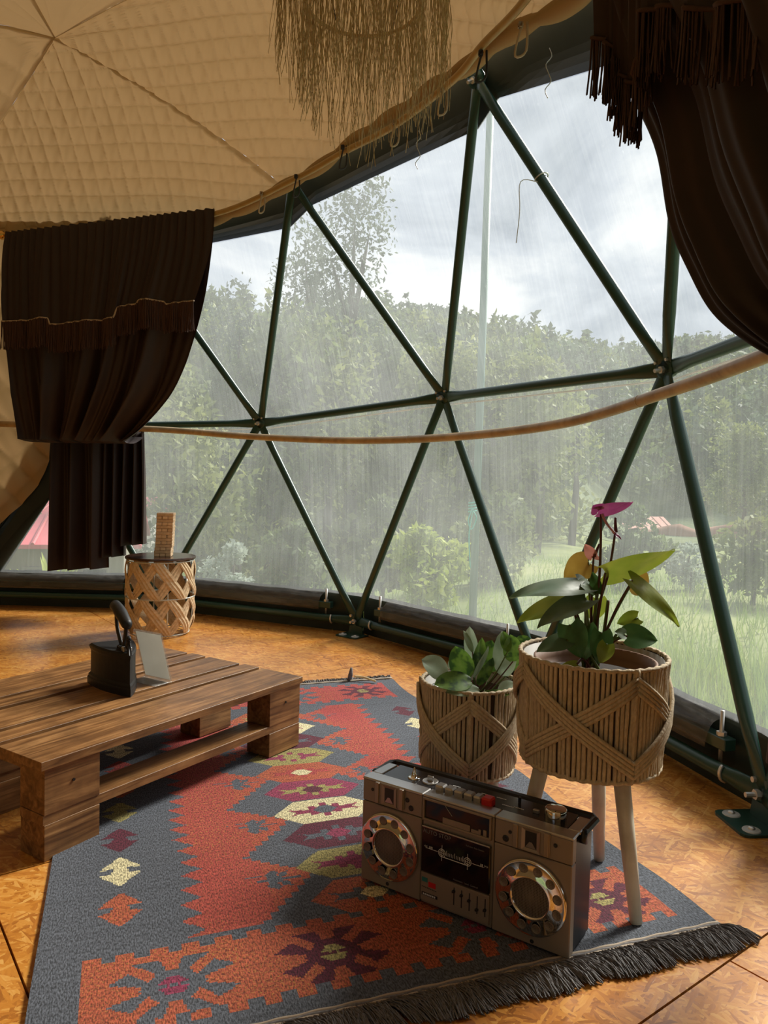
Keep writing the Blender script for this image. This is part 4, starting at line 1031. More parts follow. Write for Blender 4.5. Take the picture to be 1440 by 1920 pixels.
# tweeters
for x0, x1 in ((.040, .123), (.402, .486)):
    xc = (x0 + x1) / 2; tw = bpart('tweeter', 'champ', (xc, .001, .2295), (x1 - x0, .010, .050), .002)
    for x in (x0 + .007, x1 - .007): bpart('trim_bar', 'champlight', (x, -.005, .2295), (.011, .006, .050), .001, tw)
    mb = MB(); a = [(-.021, -.024), (.021, -.024), (.021, .024), (-.021, .024)]; b = [(-.013, -.018), (.013, -.018), (.013, .018), (-.013, .018)]
    vs = [Vector((xc + x, -.0062, .2295 + z)) for x, z in a] + [Vector((xc + x * 1.0, -.0045, .2295 + z)) for x, z in b]
    mb.add(vs, [(i, (i + 1) % 4, 4 + (i + 1) % 4, 4 + i) for i in range(4)]); mb.build('horn', M['champlight'], tw)
    mb = MB(); mb.box((xc, -.0043, .2295), (.026, .001, .036)); mb.build('horn_throat', M['black'], tw)
    mb = MB(); mb.add([(xc - .012, -.0049, .2125), (xc + .012, -.0049, .2125), (xc + .003, -.0058, .2255), (xc - .003, -.0058, .2255)], [(0, 1, 2, 3)]); mb.build('horn_flare', M['silver'], tw)
for x, z, r in ((.030, .231, .0035), (.130, .231, .005), (.141, .214, .006), (.394, .231, .0035), (.384, .214, .0065), (.497, .232, .004), (.080, .012, .004), (.452, .010, .004)):
    mb = MB(); mb.lathe([(.0005, .0006), (r * .7, .0006), (r, .0012), (r * 1.15, 0)], 14, (x, .0, z), Rf); mb.build('jack_socket', M['black'], bb, True)
# tuner opening and frame
slot = bpart('tuner_window', 'glossblack', (.263, .002, .2255), (.166, .004, .045), .0008)
for (x, z, w, h) in ((.263, .2495, .176, .005), (.263, .2015, .176, .005), (.1775, .2255, .005, .050), (.3485, .2255, .005, .050)): bpart('frame', 'champ', (x, -.0005, z), (w, .009, h), .001, slot)
for (x, w, h) in ((.263, .07, .014), (.312, .022, .008), (.335, .008, .014), (.322, .006, .012)): bpart('bezel_step', 'champ', (x, -.0005, .204 + h / 2), (w, .004, h), .0006, slot)
mb = MB(); mb.tube(spline([Vector((.232, -.001, .247)), Vector((.242, -.001, .236)), Vector((.252, -.001, .226))], 5), .0006, 4); mb.build('loose_thread', M['wire'], slot)
# cassette door
cd = bpart('cassette_door', 'glossblack', (.2632, -.002, .1325), (.176, .008, .108), .002)
bpart('door_edge', 'silver', (.2632, -.0045, .1855), (.174, .005, .003), .0008, cd)
def ring2d(cx, cz, r, w, n=28):
    mb = MB(); mb.tube([Vector((cx + r * math.cos(2 * PI * i / n), -.0065, cz + r * math.sin(2 * PI * i / n))) for i in range(n)], w, 4, True); return mb
mk = MB()
for cx in (.231, .297):
    for i in range(2):
        mb = ring2d(cx, .137, (.009, .0055)[i], .0007); mk.add(mb.v, mb.f)
    mk.box((cx, -.0064, .137), (.0009, .0006, .036)); mk.box((cx, -.0064, .137), (.020, .0006, .0007))
mk.box((.264, -.0064, .1285), (.070, .0006, .0016))
for k in range(11): mk.box((.243 + k * .0042, -.0064, .1375 + (.002 if k in (0, 5, 10) else 0)), (.0008, .0006, .008 if k % 5 else .012))
mk.box((.204, -.0064, .137), (.032, .0006, .0009)); mk.box((.323, -.0064, .137), (.028, .0006, .0009)); mk.build('tape_marking', M['white'], cd)
mk = MB()
for x, sg in ((.1875, -1), (.192, -1), (.344, 1), (.339, 1)): mk.add([(x, -.0066, .1435), (x, -.0066, .1375), (x + sg * .004, -.0066, .1405)], [(0, 1, 2), (2, 1, 0)])
for x in (.1985, .202, .205, .3335, .330): mk.box((x, -.0064, .1405), (.0016, .0005, .005))
mk.build('arrow_marking', M['white'], cd)
def text(s, x, z, size, mat, parent, y=-.0068):
    cu = bpy.data.curves.new('lettering', 'FONT'); cu.body = s; cu.size = size; cu.extrude = .0002; cu.resolution_u = 3
    tmp = bpy.data.objects.new('lettering_curve', cu); COL.objects.link(tmp); bpy.context.view_layer.update()
    me = bpy.data.meshes.new_from_object(tmp.evaluated_get(bpy.context.evaluated_depsgraph_get())); bpy.data.objects.remove(tmp)
    me.materials.clear(); o = link('lettering', me, M[mat], parent); o.location = (x, y, z); o.rotation_euler = (PI / 2, 0, 0); return o
text('AUTO STOP', .180, .172, .0135, 'greyprint', cd)
text('Automatic  Level  Control', .262, .0845, .0058, 'greyprint', cd)
text('Full Auto Stop System', .292, .172, .005, 'greyprint', cd)
# lower control strip
low_ = bpart('lower_panel', 'champ', (.2632, -.0005, .0425), (.176, .006, .066), .001)
bpart('sticker', 'teal', (.186, -.0038, .0595), (.015, .001, .010), 0, low_); bpart('sticker', 'red', (.206, -.0038, .0515), (.019, .001, .012), 0, low_)
bd = bpart('badge', 'black', (.200, -.0038, .026), (.042, .001, .007), 0, low_)
mk = MB(); [mk.box((.184 + k * .005, -.0045, .026), (.0032, .0004, .004)) for k in range(7)]; mk.build('badge_marking', M['white'], bd)
mk = MB(); [mk.box((.180 + k * .0045, -.0036, .042 - .0002 * k), (.003, .0004, .0018)) for k in range(9)]; mk.build('small_print', M['black'], low_)
bpart('slider_plate', 'champ', (.303, -.0030, .0455), (.092, .002, .054), .0006, low_)
for k in range(5):
    x = .264 + k * .0196; sl_ = bpart('slider', 'black', (x, -.0038, .046), (.0022, .002, .040), 0, low_); bpart('slider_knob', 'black', (x, -.007, (.058, .055, .05, .036, .042)[k]), (.0065, .007, .005), .0008, sl_)
# deck controls
def knob(name, x, y, prof, mat, n=24, parent=None):
    mb = MB(); mb.lathe(prof, n, (x, y, BH + .003)); return mb.build(name, M[mat], parent or bb, True)
knob('volume_knob', .466, .078, [(.0245, 0), (.0245, .017), (.0235, .020), (.021, .021), (.0005, .0205)], 'chrome', 32)
k1 = knob('tuning_dial', .104, .072, [(.016, 0), (.016, .002), (.012, .003), (.0075, .0035), (.006, .012), (.0015, .026), (.0005, .027)], 'chrome')
k2 = knob('selector_dial', .149, .074, [(.019, 0), (.019, .002), (.016, .003), (.0005, .003)], 'silver')
bpart('selector_lever', 'silver', (.149, .074, BH + .011), (.016, .005, .014), .001, k2)
mb = MB(); mb.tube([Vector((.149 + .0185 * math.cos(2 * PI * i / 30), .074 + .0185 * math.sin(2 * PI * i / 30), BH + .006)) for i in range(30)], .0008, 4, True); mb.build('dial_ring', M['white'], k2)
for x0, x1, mt in ((.184, .207, 'silver'), (.209, .232, 'silver'), (.234, .257, 'silver'), (.259, .282, 'silver'), (.284, .303, 'silver'), (.305, .331, 'red')):
    bpart('piano_key', mt, ((x0 + x1) / 2, .046, BH + .010), (x1 - x0, .026, .018 if mt == 'silver' else .022), .0035)
bpart('toggle_switch', 'silver', (.423, .072, BH + .007), (.014, .008, .008), .001); bpart('toggle_switch', 'black', (.372, .098, BH + .010), (.006, .006, .014), .001)
mk = MB()
for x, y, n in ((.345, .066, 7), (.372, .070, 6), (.205, .090, 5), (.28, .092, 8), (.318, .094, 6)):
    for k in range(n): mk.box((x + k * .0042, y, BH + .0034), (.003, .003, .0004))
mk.build('deck_marking', M['white'], bb)
for x in (.05, BW_ - .05):
    bpart('foot', 'black', (x, .03, -.001), (.03, .02, .004), .001); bpart('foot', 'black', (x, .11, -.001), (.03, .02, .004), .001)
# ================================================================== ROPE PLANTERS
def planter(label, loc, r, zb, zt, nrope, legs, rotx, nx, bandphase):
    t_ = thing('rope_planter', label, 'planter', loc)
    rr_ = lambda z: r * (1 - .055 * (1 - (z - zb) / (zt - zb)))
    vs = MB()
    for k in range(nrope):
        g = 2 * PI * (k + random.uniform(-.15, .15)) / nrope; wv = random.uniform(-.004, .004)
        if random.random() < .015: continue
        P = [Vector(((rr_(z) + .0015 * math.sin(z * 60 + k)) * math.cos(g + wv * math.sin(z * 12)), (rr_(z) + .0015 * math.sin(z * 60 + k)) * math.sin(g + wv * math.sin(z * 12)), z)) for z in np.linspace(zb, zt, 6)]
        vs.tube(P, PI * r / nrope * random.uniform(.78, .95), 6, caps=False)
    tag(vs.build('rope_wrap', M['jute'], t_, True), kind='stuff')
    mb = MB(); mb.lathe([(rr_(zb) - .006, zb + .004), (r - .006, zt - .004), (r - .009, zt - .004), (rr_(zb) - .009, zb + .01), (.001, zb + .008)], 40); mb.build('inner_liner', M['whiteliner'], t_, True)
    mb = MB(); mb.lathe([(rr_(zb) - .004, zb), (r - .004, zt - .002)], 40); mb.build('gap_shade_sheet', M['core'], t_, True)  # shade between the ropes, added as a dark sheet
    mb = MB(); mb.lathe([(.001, zb - .004), (rr_(zb) - .004, zb - .004), (rr_(zb) - .002, zb + .004), (.001, zb + .004)], 40); mb.build('base_disc', M['jute'], t_, False)
    for z in (zt, zb + .002):
        mb = MB(); P = []
        for i in range(180):
            g = 2 * PI * i / 180; q = i * 1.4; P.append(Vector(((rr_(z) + .001 + .0012 * math.cos(q)) * math.cos(g), (rr_(z) + .001 + .0012 * math.cos(q)) * math.sin(g), z + .0012 * math.sin(q))))
        mb.tube(P, .0052, 6, True); mb.build('rim_cord', M['jute'], t_, True)
    # crossing rope bands: zig-zag up and down, each of four cords
    for sgn in (0, 1):
        for k in range(nx):
            for half in (0, 1):
                ga = bandphase + 2 * PI * (k + (.5 if sgn else 0)) / nx; gb = ga + (PI / nx if half == 0 else -PI / nx)
                za, zb_ = (zt - .030, zb + .032)
                mb = MB()
                for q in range(4):
                    o_ = (q - 1.5) * .0105
                    P = []
                    for i in range(11):
                        f = i / 10; g = ga + (gb - ga) * f; z = za + (zb_ - za) * f + o_
                        rad = rr_(z) + .0075 + (.0055 if sgn else 0) * (1 if .2 < f < .8 else .4); P.append(Vector((rad * math.cos(g), rad * math.sin(g), z)))
                    if sgn == 0: mb.tube(P, .0050, 6)
                if sgn == 0: mb.build('rope_band', M['jute'], t_, True)
        if sgn == 0:
            for k in range(nx):
                for half in (0, 1):
                    ga = bandphase + 2 * PI * (k + .5) / nx; gb = ga + (PI / nx if half == 0 else -PI / nx)
                    mb = MB()
                    for q in range(4):
                        o_ = (q - 1.5) * .0105; P = []
                        for i in range(11):
                            f = i / 10; g = ga + (gb - ga) * f; z = (zt - .030) + (zb - zt + .062) * f + o_
                            rad = rr_(z) + .0125 + .003 * math.sin(f * PI); P.append(Vector((rad * math.cos(g), rad * math.sin(g), z)))
                        mb.tube(P, .0050, 6)
                    mb.build('rope_band', M['jute'], t_, True)
    # twisted upright at each crest
    for k in range(2 * nx):
        g = bandphase + PI * k / nx; mb = MB()
        mb.tube([Vector(((rr_(z) + .004 + .0012 * math.sin(z * 260)) * math.cos(g), (rr_(z) + .004 + .0012 * math.sin(z * 260)) * math.sin(g), z)) for z in np.linspace(zb, zt + .004, 40)], .0062, 6); mb.build('twisted_cord', M['jute'], t_, True)
    for (fx, fy) in legs:
        d = Vector((fx, fy, 0)); topd = d * .62; top_ = Vector((topd.x, topd.y, zb + .0)); ft = Vector((fx, fy, legz))
        mb = MB(); mb.tube([top_, top_.lerp(ft, .5), ft], [.0195, .0175, .014], 16); mb.build('leg', M['legwood'], t_, True)
    return t_
legz = RUZ + .004
cbx, cby = .512, 1.786
big = planter('larger rope-wrapped planter on tall splayed wooden legs', (cbx, cby, 0), .171, .338, .592, 92, [(.592 - cbx, 1.645 - cby), (.59 - cbx, 1.93 - cby), (.34 - cbx, 1.80 - cby)], 0, 2, math.radians(-73))
csx, csy = .250, 2.06
small = planter('smaller rope-wrapped planter behind the boombox', (csx, csy, 0), .131, .205, .445, 74, [(.09, -.075), (.03, .12), (-.105, -.05)], 0, 2, math.radians(-95))
# ================================================================== PLANTS
def leaf(name, base, tip, nrm, w, mat, parent, shape='heart', curl=.15, fold=.12, droop=0.):
    """leaf blade from base to tip, facing nrm"""
    base, tip = V3(base), V3(tip); L = (tip - base).length; t_ = (tip - base).normalized(); n_ = V3(nrm); n_ = (n_ - t_ * n_.dot(t_)).normalized(); s = t_.cross(n_)
    rows = []
    n = 11
    for i in range(n):
        f = i / (n - 1)
        if shape == 'heart': hw = w * (math.sin(PI * min(1, (f * .93 + .07)) ** .62) ** .75) * (1 if f < .98 else 0)
        else: hw = w * math.sin(PI * (f * .96 + .03) ** .85) ** .62 * (1 if f < .98 else 0)
        row = []
        for k in range(-3, 4):
            a = k / 3; back = (-.16 * L * abs(a) ** 1.5 * (1 - f) ** 4) if shape == 'heart' else 0
            p = base + t_ * (f * L + back) + s * (a * hw) + n_ * (fold * abs(a) * hw * 1.2 - curl * L * (f - .3) ** 2 * 1.2 + .02 * L * math.sin(5 * f + a * 3)) + Vector((0, 0, -droop * L * f * f))
            row.append(p)
        rows.append(row)
    mb = MB(); mb.grid(rows); o = mb.build(name, M[mat], parent, True, True)
    mb = MB(); mb.tube([r[3] - n_ * .0006 for r in rows[:-1]], [.0016 * (1 - i / 12) + .0004 for i in range(n - 1)], 5); mb.build('midrib', M['stem'], o, True, False) if False else None
    return o
def stalk(name, pts, r, mat, parent, r1=None):
    P = spline(pts, 5); mb = MB(); n = len(P); mb.tube(P, [r + ((r1 or r) - r) * i / (n - 1) for i in range(n)], 6); return mb.build(name, M[mat], parent, True, True)
an = thing('anthurium', 'anthurium plant with purple flower in a brown pot inside the larger planter', 'plant', (cbx + .005, cby, .352))
mb = MB(); mb.lathe([(.001, 0), (.105, 0), (.135, .205), (.143, .207), (.145, .228), (.139, .229), (.132, .205), (.128, .19), (.001, .19)], 40); mb.build('pot', M['clay'], an, True)
mb = MB(); mb.lathe([(.129, .188), (.09, .197), (.04, .200), (.001, .203)], 28); mb.build('soil', M['soil'], an, True)
crown = Vector((cbx - .005, cby - .01, .55)); D0 = cby
toC = Vector((0, -1, .15))
def A(px, py, d=0.): return at(px, py, D0 + d)
LV = [  # base(attach) px, tip px, depth base, depth tip, normal, half width, material, shape
    ((1135, 1074), (1272, 1040), -.03, .0, (-.1, -.70, -.75), .054, 'anth_yellow'),
    ((1092, 1098), (956, 1111), -.06, -.12, (.05, -.42, .9), .036, 'anth_grey'),
    ((1088, 1092), (1122, 1112), -.05, -.02, (0, -.6, .8), .030, 'anth_grey'),
    ((1070, 1125), (969, 1161), -.02, -.06, (.1, -.45, .85), .034, 'anth_yellow'),
    ((1098, 1122), (1008, 1169), -.08, -.15, (-.1, -.5, .8), .032, 'anth_grey'),
    ((1104, 1054), (1057, 1083), .03, .02, (-.2, -.8, .4), .036, 'anth_amber'),
    ((1186, 1088), (1281, 1171), -.03, -.04, (.45, -.75, .55), .030, 'anth_yellow'),
    ((1190, 1085), (1214, 1112), .04, .06, (.1, -.9, .2), .034, 'anth_amber'),
    ((1196, 1158), (1157, 1168), .0, .0, (0, -.7, .6), .022, 'anth_yellow'),
    ((1176, 1192), (1234, 1199), -.05, -.06, (.1, -.75, .65), .034, 'anth_green'),
    ((1172, 1190), (1153, 1184), -.05, -.05, (0, -.7, .7), .016, 'anth_grey'),
    ((1068, 1172), (1090, 1234), -.06, -.08, (-.1, -1, .1), .034, 'anth_green'),
    ((1096, 1176), (1100, 1238), -.05, -.06, (.1, -1, .1), .032, 'anth_green'),
    ((1128, 1186), (1124, 1246), -.06, -.07, (.2, -1, .0), .030, 'anth_green'),
    ((1138, 1208), (1126, 1244), -.07, -.075, (.1, -1, .1), .022, 'anth_yellow'),
    ((1118, 1122), (1112, 1166), .05, .05, (.0, -1, .1), .030, 'anth_yellow'),
    ((1118, 1112), (1112, 1072), -.02, -.02, (.3, -1, .0), .018, 'anth_green'),
    ((1062, 1200), (1006, 1219), -.07, -.09, (-.1, -.6, .8), .026, 'anth_grey'),
    ((1082, 1245), (1050, 1250), -.05, -.06, (0, -.6, .8), .012, 'anth_yellow'),
]
for i, (b, tp, d0, d1, nr, w, mt) in enumerate(LV):
    B_ = A(*b, d0); leaf('leaf', B_, A(*tp, d1), nr, w, mt, an)
    mid = B_.lerp(crown, .45) + Vector((0, 0, .02)); stalk('petiole', [B_, mid, crown + Vector((random.uniform(-.02, .02), random.uniform(-.02, .02), 0))], .0026, 'stem' if i % 3 else 'redstem', an, .004)
fl = leaf('spathe', A(1122, 958, -.03), A(1188, 944, -.05), (-.05, -.5, -.8), .030, 'spathe', an, 'heart', .1, .1)
leaf('spathe', A(1124, 956, -.03), A(1112, 948, -.04), (0, -.8, -.5), .020, 'spathe', an, 'heart')
stalk('flower_stem', [A(1127, 964, -.03), A(1124, 1080, -.02), A(1110, 1190, 0), crown], .003, 'redstem', an, .004)
stalk('spadix', [A(1129, 964, -.035), A(1138, 982, -.045), A(1153, 1000, -.05)], .0035, 'spadix2', an, .0025)
stalk('flower_stem', [A(1153, 1002, -.02), A(1142, 1070, -.02), A(1120, 1150, 0), crown], .0028, 'redstem', an, .004)
stalk('spadix', [A(1155, 998, -.02), A(1154, 984, -.02), A(1154, 970, -.02)], .0046, 'spadix', an, .0025)
leaf('spathe', A(1150, 998, -.02), A(1166, 1011, -.03), (.4, -.6, .4), .006, 'spathe', an, 'heart')
stalk('flower_stem', [A(1113, 1044, 0), A(1110, 1100, 0), A(1108, 1180, 0), crown], .0026, 'redstem', an, .004)
stalk('spadix', [A(1115, 1044, 0), A(1119, 1032, 0), A(1124, 1020, 0)], .0046, 'spadix', an, .0025)
leaf('spathe', A(1112, 1044, 0), A(1096, 1020, .01), (-.5, -.8, .2), .014, 'spathe2', an, 'heart')
leaf('spathe', A(1112, 1042, 0), A(1127, 1050, .01), (-.5, -.8, .2), .006, 'spathe2', an, 'heart')
for k in range(7):
    a = random.uniform(-.03, .03); stalk('petiole', [crown + Vector((a * .6, random.uniform(-.02, .02), -.01)), crown + Vector((a * 1.5, 0, .08)), crown + Vector((a * 2.4, .02, .17))], .0034, 'stem' if k % 2 else 'redstem', an, .0026)
ca_ = thing('calathea', 'leafy variegated plant in the smaller planter', 'plant', (csx, csy, .22))
mb = MB(); mb.lathe([(.001, 0), (.085, 0), (.113, .175), (.118, .18), (.118, .195), (.110, .196), (.106, .165), (.001, .165)], 32); mb.build('pot', M['black'], ca_, True)
mb = MB(); mb.lathe([(.108, .164), (.06, .172), (.001, .178)], 24); mb.build('soil', M['soil'], ca_, True)
D1 = csy
def Bp(px, py, d=0.): return at(px, py, D1 + d)
cr2 = Vector((csx + .02, csy - .02, .39))
LC = [((838, 1264), (792, 1236), -.05, -.08, (-.2, -.8, .6), .032, 'calpale'), ((884, 1276), (815, 1281), -.09, -.12, (0, -.6, .8), .034, 'cal'), ((898, 1293), (836, 1296), -.11, -.13, (0, -.6, .8), .022, 'calpale'),
      ((876, 1272), (853, 1212), -.05, -.05, (-.3, -.9, .1), .034, 'cal'), ((886, 1240), (880, 1175), .02, .02, (-.3, -1, .0), .020, 'calpale'), ((886, 1222), (870, 1182), .01, .02, (.4, -.8, 0), .010, 'calpale'),
      ((890, 1262), (906, 1196), -.02, .0, (.5, -.8, .1), .022, 'cal'), ((904, 1262), (922, 1200), .0, .02, (-.2, -.9, .3), .030, 'cal'), ((888, 1270), (918, 1213), -.04, -.03, (.7, -.7, .1), .012, 'calpale'),
      ((896, 1284), (926, 1234), -.05, -.04, (.5, -.8, .3), .018, 'cal'), ((948, 1268), (942, 1184), .0, .0, (.1, -1, .1), .034, 'calpale'), ((962, 1240), (958, 1190), -.02, -.02, (.2, -1, .1), .028, 'cal'),
      ((952, 1222), (944, 1183), -.03, -.01, (.1, -.9, .4), .016, 'cal'), ((966, 1212), (998, 1200), .04, .03, (.2, -.8, .6), .024, 'cal'), ((964, 1282), (934, 1295), -.07, -.09, (.1, -.7, .7), .018, 'calpale'),
      ((918, 1258), (930, 1222), .03, .05, (0, -1, .2), .026, 'cal'), ((860, 1250), (846, 1232), .05, .06, (0, -1, .3), .026, 'calpale'), ((974, 1262), (980, 1222), .05, .05, (0, -1, .2), .026, 'cal'),
      ((925, 1250), (905, 1215), .06, .07, (0, -1, .2), .030, 'cal'), ((955, 1300), (900, 1300), -.10, -.10, (0, -.5, .9), .014, 'cal')]
for i, (b, tp, d0, d1, nr, w, mt) in enumerate(LC):
    B_ = Bp(*b, d0); leaf('leaf', B_, Bp(*tp, d1), nr, w, mt, ca_, 'oval', .1, .14)
    stalk('petiole', [B_, B_.lerp(cr2, .5) + Vector((0, 0, -.004)), cr2 + Vector((random.uniform(-.03, .03), random.uniform(-.02, .02), -.005))], .0018, 'redstem' if i % 2 else 'stem', ca_, .0022)
# ================================================================== OUTDOORS
def ground_z(x, y):
    x = np.asarray(x, float); y = np.asarray(y, float); d = np.hypot(x, y); az = np.arctan2(x, y)
    left = np.clip((.22 - az) / .45, 0, 1)
    right = np.clip((az - .2) / .1, 0, 1)
    near = -.62 - np.clip(d - 5, 0, 20) * (.012 + .080 * left) - np.clip(d - 12, 0, 26) * .030 * right
    hs = 30 - 4 * left + 22 * np.clip((az - .22) / .12, 0, 1)
    rise = np.clip(d - hs, 0, 150) * (.222 + .040 * np.clip(.12 - az, 0, .5) - .12 * np.clip(az - .20, 0, .4)) - np.clip(d - 190, 0, 100) * .25
    bumps = .5 * np.sin(x * .21 + y * .13) * np.clip((d - 22) / 40, 0, 1) * 2.2 * (1 - right * np.clip((62 - d) / 10, 0, 1)) + .06 * np.sin(x * 1.3) * np.sin(y * 1.1) + 2.2 * np.sin(az * 17 + 1) * np.clip((d - 80) / 80, 0, 1) * 1.6
    return near + rise + bumps
def terrain(name, r0, r1, nr, mat, n=160, pw=1.5):
    g = np.linspace(0, 2 * PI, n + 1); r = r0 + (r1 - r0) * np.linspace(0, 1, nr) ** pw
    R_, G_ = np.meshgrid(r, g, indexing='ij'); X, Y = R_ * np.sin(G_), R_ * np.cos(G_)
    return gridmesh(name, np.stack([X, Y, ground_z(X, Y)], -1), mat)
tag(terrain('ground', .5, 34, 60, M['meadow']), 'sloping green meadow around the dome', 'ground', kind='structure')
tag(terrain('hillside', 33.5, 300, 90, M['hill']), 'wooded mountainside behind the meadow', 'hill', kind='structure')
def leafcards(n, centers, radii, size, rg, flat=.8):
    """n leaf quads scattered in the shells of ellipsoid blobs"""
    k = rg.integers(0, len(centers), n); C0 = np.asarray(centers)[k]; R0 = np.asarray(radii)[k]
    d = rg.standard_normal((n, 3)); d /= np.linalg.norm(d, axis=1)[:, None]; rad = rg.uniform(.55, 1.05, (n, 1))
    P = C0 + d * rad * R0
    a = rg.standard_normal((n, 3)); a /= np.linalg.norm(a, axis=1)[:, None]; b = np.cross(a, rg.standard_normal((n, 3))); b /= np.linalg.norm(b, axis=1)[:, None]
    s_ = size * rg.uniform(.5, 1.3, (n, 1))
    v = np.stack([P - a * s_, P + b * s_ * .45, P + a * s_, P - b * s_ * .45], 1).reshape(-1, 3)
    return v, np.arange(4 * n).reshape(n, 4)
def tree(name, label, x, y, h, w, mat, n, size, cat='tree', group=None, seed=1, trunk=True, airy=1., zb=None):
    rg = np.random.default_rng(seed); z0 = float(ground_z(x, y)) if zb is None else zb
    t_ = thing(name, label, cat, (x, y, z0), 0, group)
    nb = 9 if h > 2.5 else 6; cs, rs = [], []
    for i in range(nb):
        f = rg.uniform(.34, .90) if trunk else rg.uniform(.15, .75); sp = w * (1 - abs(f - .5) * .9) * .62
        g = rg.uniform(0, 6.28); cs.append((sp * math.cos(g) * rg.uniform(.2, 1), sp * math.sin(g) * rg.uniform(.2, 1), h * f)); rs.append((w * .42 * airy, w * .42 * airy, h * .15 * airy + w * .1))
    cs.append((0, 0, h * .88)); rs.append((w * .3, w * .3, h * .13))
    v, f = leafcards(n, cs, rs, size, rg); fastmesh('foliage', v, f, M[mat], t_)
    mb = MB()
    top_ = h * .82; mb.tube([Vector((0, 0, -.3)), Vector((w * .04, 0, h * .3)), Vector((-w * .03, w * .02, h * .6)), Vector((0, 0, top_))], [h * .018 + .02, h * .014 + .015, h * .009 + .01, .01], 7); mb.build('trunk', M['bark'], t_, True)
    for i in range(min(nb, 6)):
        c_ = Vector(cs[i]); mb = MB(); mb.tube([Vector((0, 0, max(.1, c_.z * .7))), c_ * .6 + Vector((0, 0, c_.z * .3)), c_], [h * .007 + .008, h * .005 + .006, .006], 5); mb.build('branch', M['bark'], t_, True)
    return t_
def P2(px, d): r = ray(px, 900); return r.x / r.y * d, d
G1 = 'trees in front of the wooded hillside'
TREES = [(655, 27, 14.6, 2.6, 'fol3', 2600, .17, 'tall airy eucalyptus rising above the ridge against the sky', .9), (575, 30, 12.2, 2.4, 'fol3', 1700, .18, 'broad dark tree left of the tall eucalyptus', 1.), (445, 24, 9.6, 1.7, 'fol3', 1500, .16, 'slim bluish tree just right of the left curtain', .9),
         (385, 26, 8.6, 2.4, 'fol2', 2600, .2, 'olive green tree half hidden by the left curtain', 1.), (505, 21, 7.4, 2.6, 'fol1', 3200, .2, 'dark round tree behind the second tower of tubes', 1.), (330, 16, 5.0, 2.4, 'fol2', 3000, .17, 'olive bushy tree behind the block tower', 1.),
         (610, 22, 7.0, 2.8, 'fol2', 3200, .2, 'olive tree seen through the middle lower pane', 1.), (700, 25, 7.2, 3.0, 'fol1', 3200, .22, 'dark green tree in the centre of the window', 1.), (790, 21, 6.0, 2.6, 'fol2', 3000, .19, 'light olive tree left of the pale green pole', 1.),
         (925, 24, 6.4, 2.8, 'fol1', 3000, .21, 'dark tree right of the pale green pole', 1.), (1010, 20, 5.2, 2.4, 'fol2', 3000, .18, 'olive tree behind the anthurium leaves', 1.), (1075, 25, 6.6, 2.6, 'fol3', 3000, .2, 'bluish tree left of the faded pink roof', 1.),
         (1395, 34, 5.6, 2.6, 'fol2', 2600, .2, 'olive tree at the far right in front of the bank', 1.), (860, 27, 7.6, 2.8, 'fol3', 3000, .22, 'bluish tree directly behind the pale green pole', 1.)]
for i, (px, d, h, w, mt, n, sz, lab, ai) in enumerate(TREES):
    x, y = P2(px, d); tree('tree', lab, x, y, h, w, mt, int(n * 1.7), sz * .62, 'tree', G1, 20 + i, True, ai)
G2 = 'shrubs outside the window'
SHR = [(442, 9.5, 1.15, .48, 'folpale', 1500, .05, 'silvery white shrub left of the lowest frame joint'), (330, 8.2, .85, .7, 'fol4', 1800, .06, 'bright yellow green shrub behind the round side table'), (255, 7.6, .75, .6, 'fol4', 1600, .055, 'yellow green shrub under the left curtain hem'),
       (720, 12, 1.7, .9, 'fol2', 2000, .08, 'olive shrub low in the middle of the window'), (790, 10, 1.25, .8, 'fol4', 1800, .07, 'light green shrub right of the lowest frame joint'), (560, 11, 1.35, .8, 'fol1', 1800, .07, 'dark green shrub between the two lower tubes'),
       (1180, 13, 1.5, 1.0, 'fol1', 2000, .08, 'dark shrub behind the anthurium leaves'), (1300, 12.5, .8, .6, 'folpale', 1100, .05, 'greyish shrub right of the drooping leaf'), (1420, 11, 1.3, .9, 'fol2', 1600, .07, 'olive shrub at the right picture edge'), (950, 13, 1.6, 1.0, 'fol2', 1800, .08, 'olive shrub right of the pole foot')]
for i, (px, d, h, w, mt, n, sz, lab) in enumerate(SHR):
    x, y = P2(px, d); tree('shrub', lab, x, y, h, w, mt, n, sz, 'shrub', G2, 60 + i, False)
# forest on the slope: nobody could count it
rg = np.random.default_rng(11); VS, FS = {}, {}
for mt in ('fol1', 'fol2', 'fol3'): VS[mt] = []; FS[mt] = []
cnt = {'fol1': 0, 'fol2': 0, 'fol3': 0}
for i in range(2300):
    az = rg.uniform(-.62, .66); d = math.sqrt(rg.uniform(33 ** 2, 200 ** 2)); x, y = d * math.sin(az), d * math.cos(az); z0 = float(ground_z(x, y)); h = rg.uniform(4.0, 8.0) * (1.15 if az < 0 else .9)
    if az > .24 and d < 54: continue
    w = rg.uniform(1.6, 2.8); mt = ('fol1', 'fol2', 'fol3')[rg.integers(0, 3)]
    if d > 120: mt = 'fol3' if rg.random() < .6 else 'fol1'  # distance haze put into the colour: far trees mostly get bluish leaves
    cs = [(x + rg.normal(0, w * .35), y + rg.normal(0, w * .35), z0 + h * f) for f in rg.uniform(.25, .85, 5)] + [(x, y, z0 + h * .92)]; rs = [(w * .6, w * .6, h * .2)] * 5 + [(w * .28, w * .28, h * .16)]
    v, f = leafcards(260 if d < 70 else (130 if d < 120 else 80), cs, rs, .34 if d < 70 else (.55 if d < 120 else .75), rg); VS[mt].append(v); FS[mt].append(f + cnt[mt]); cnt[mt] += len(v)
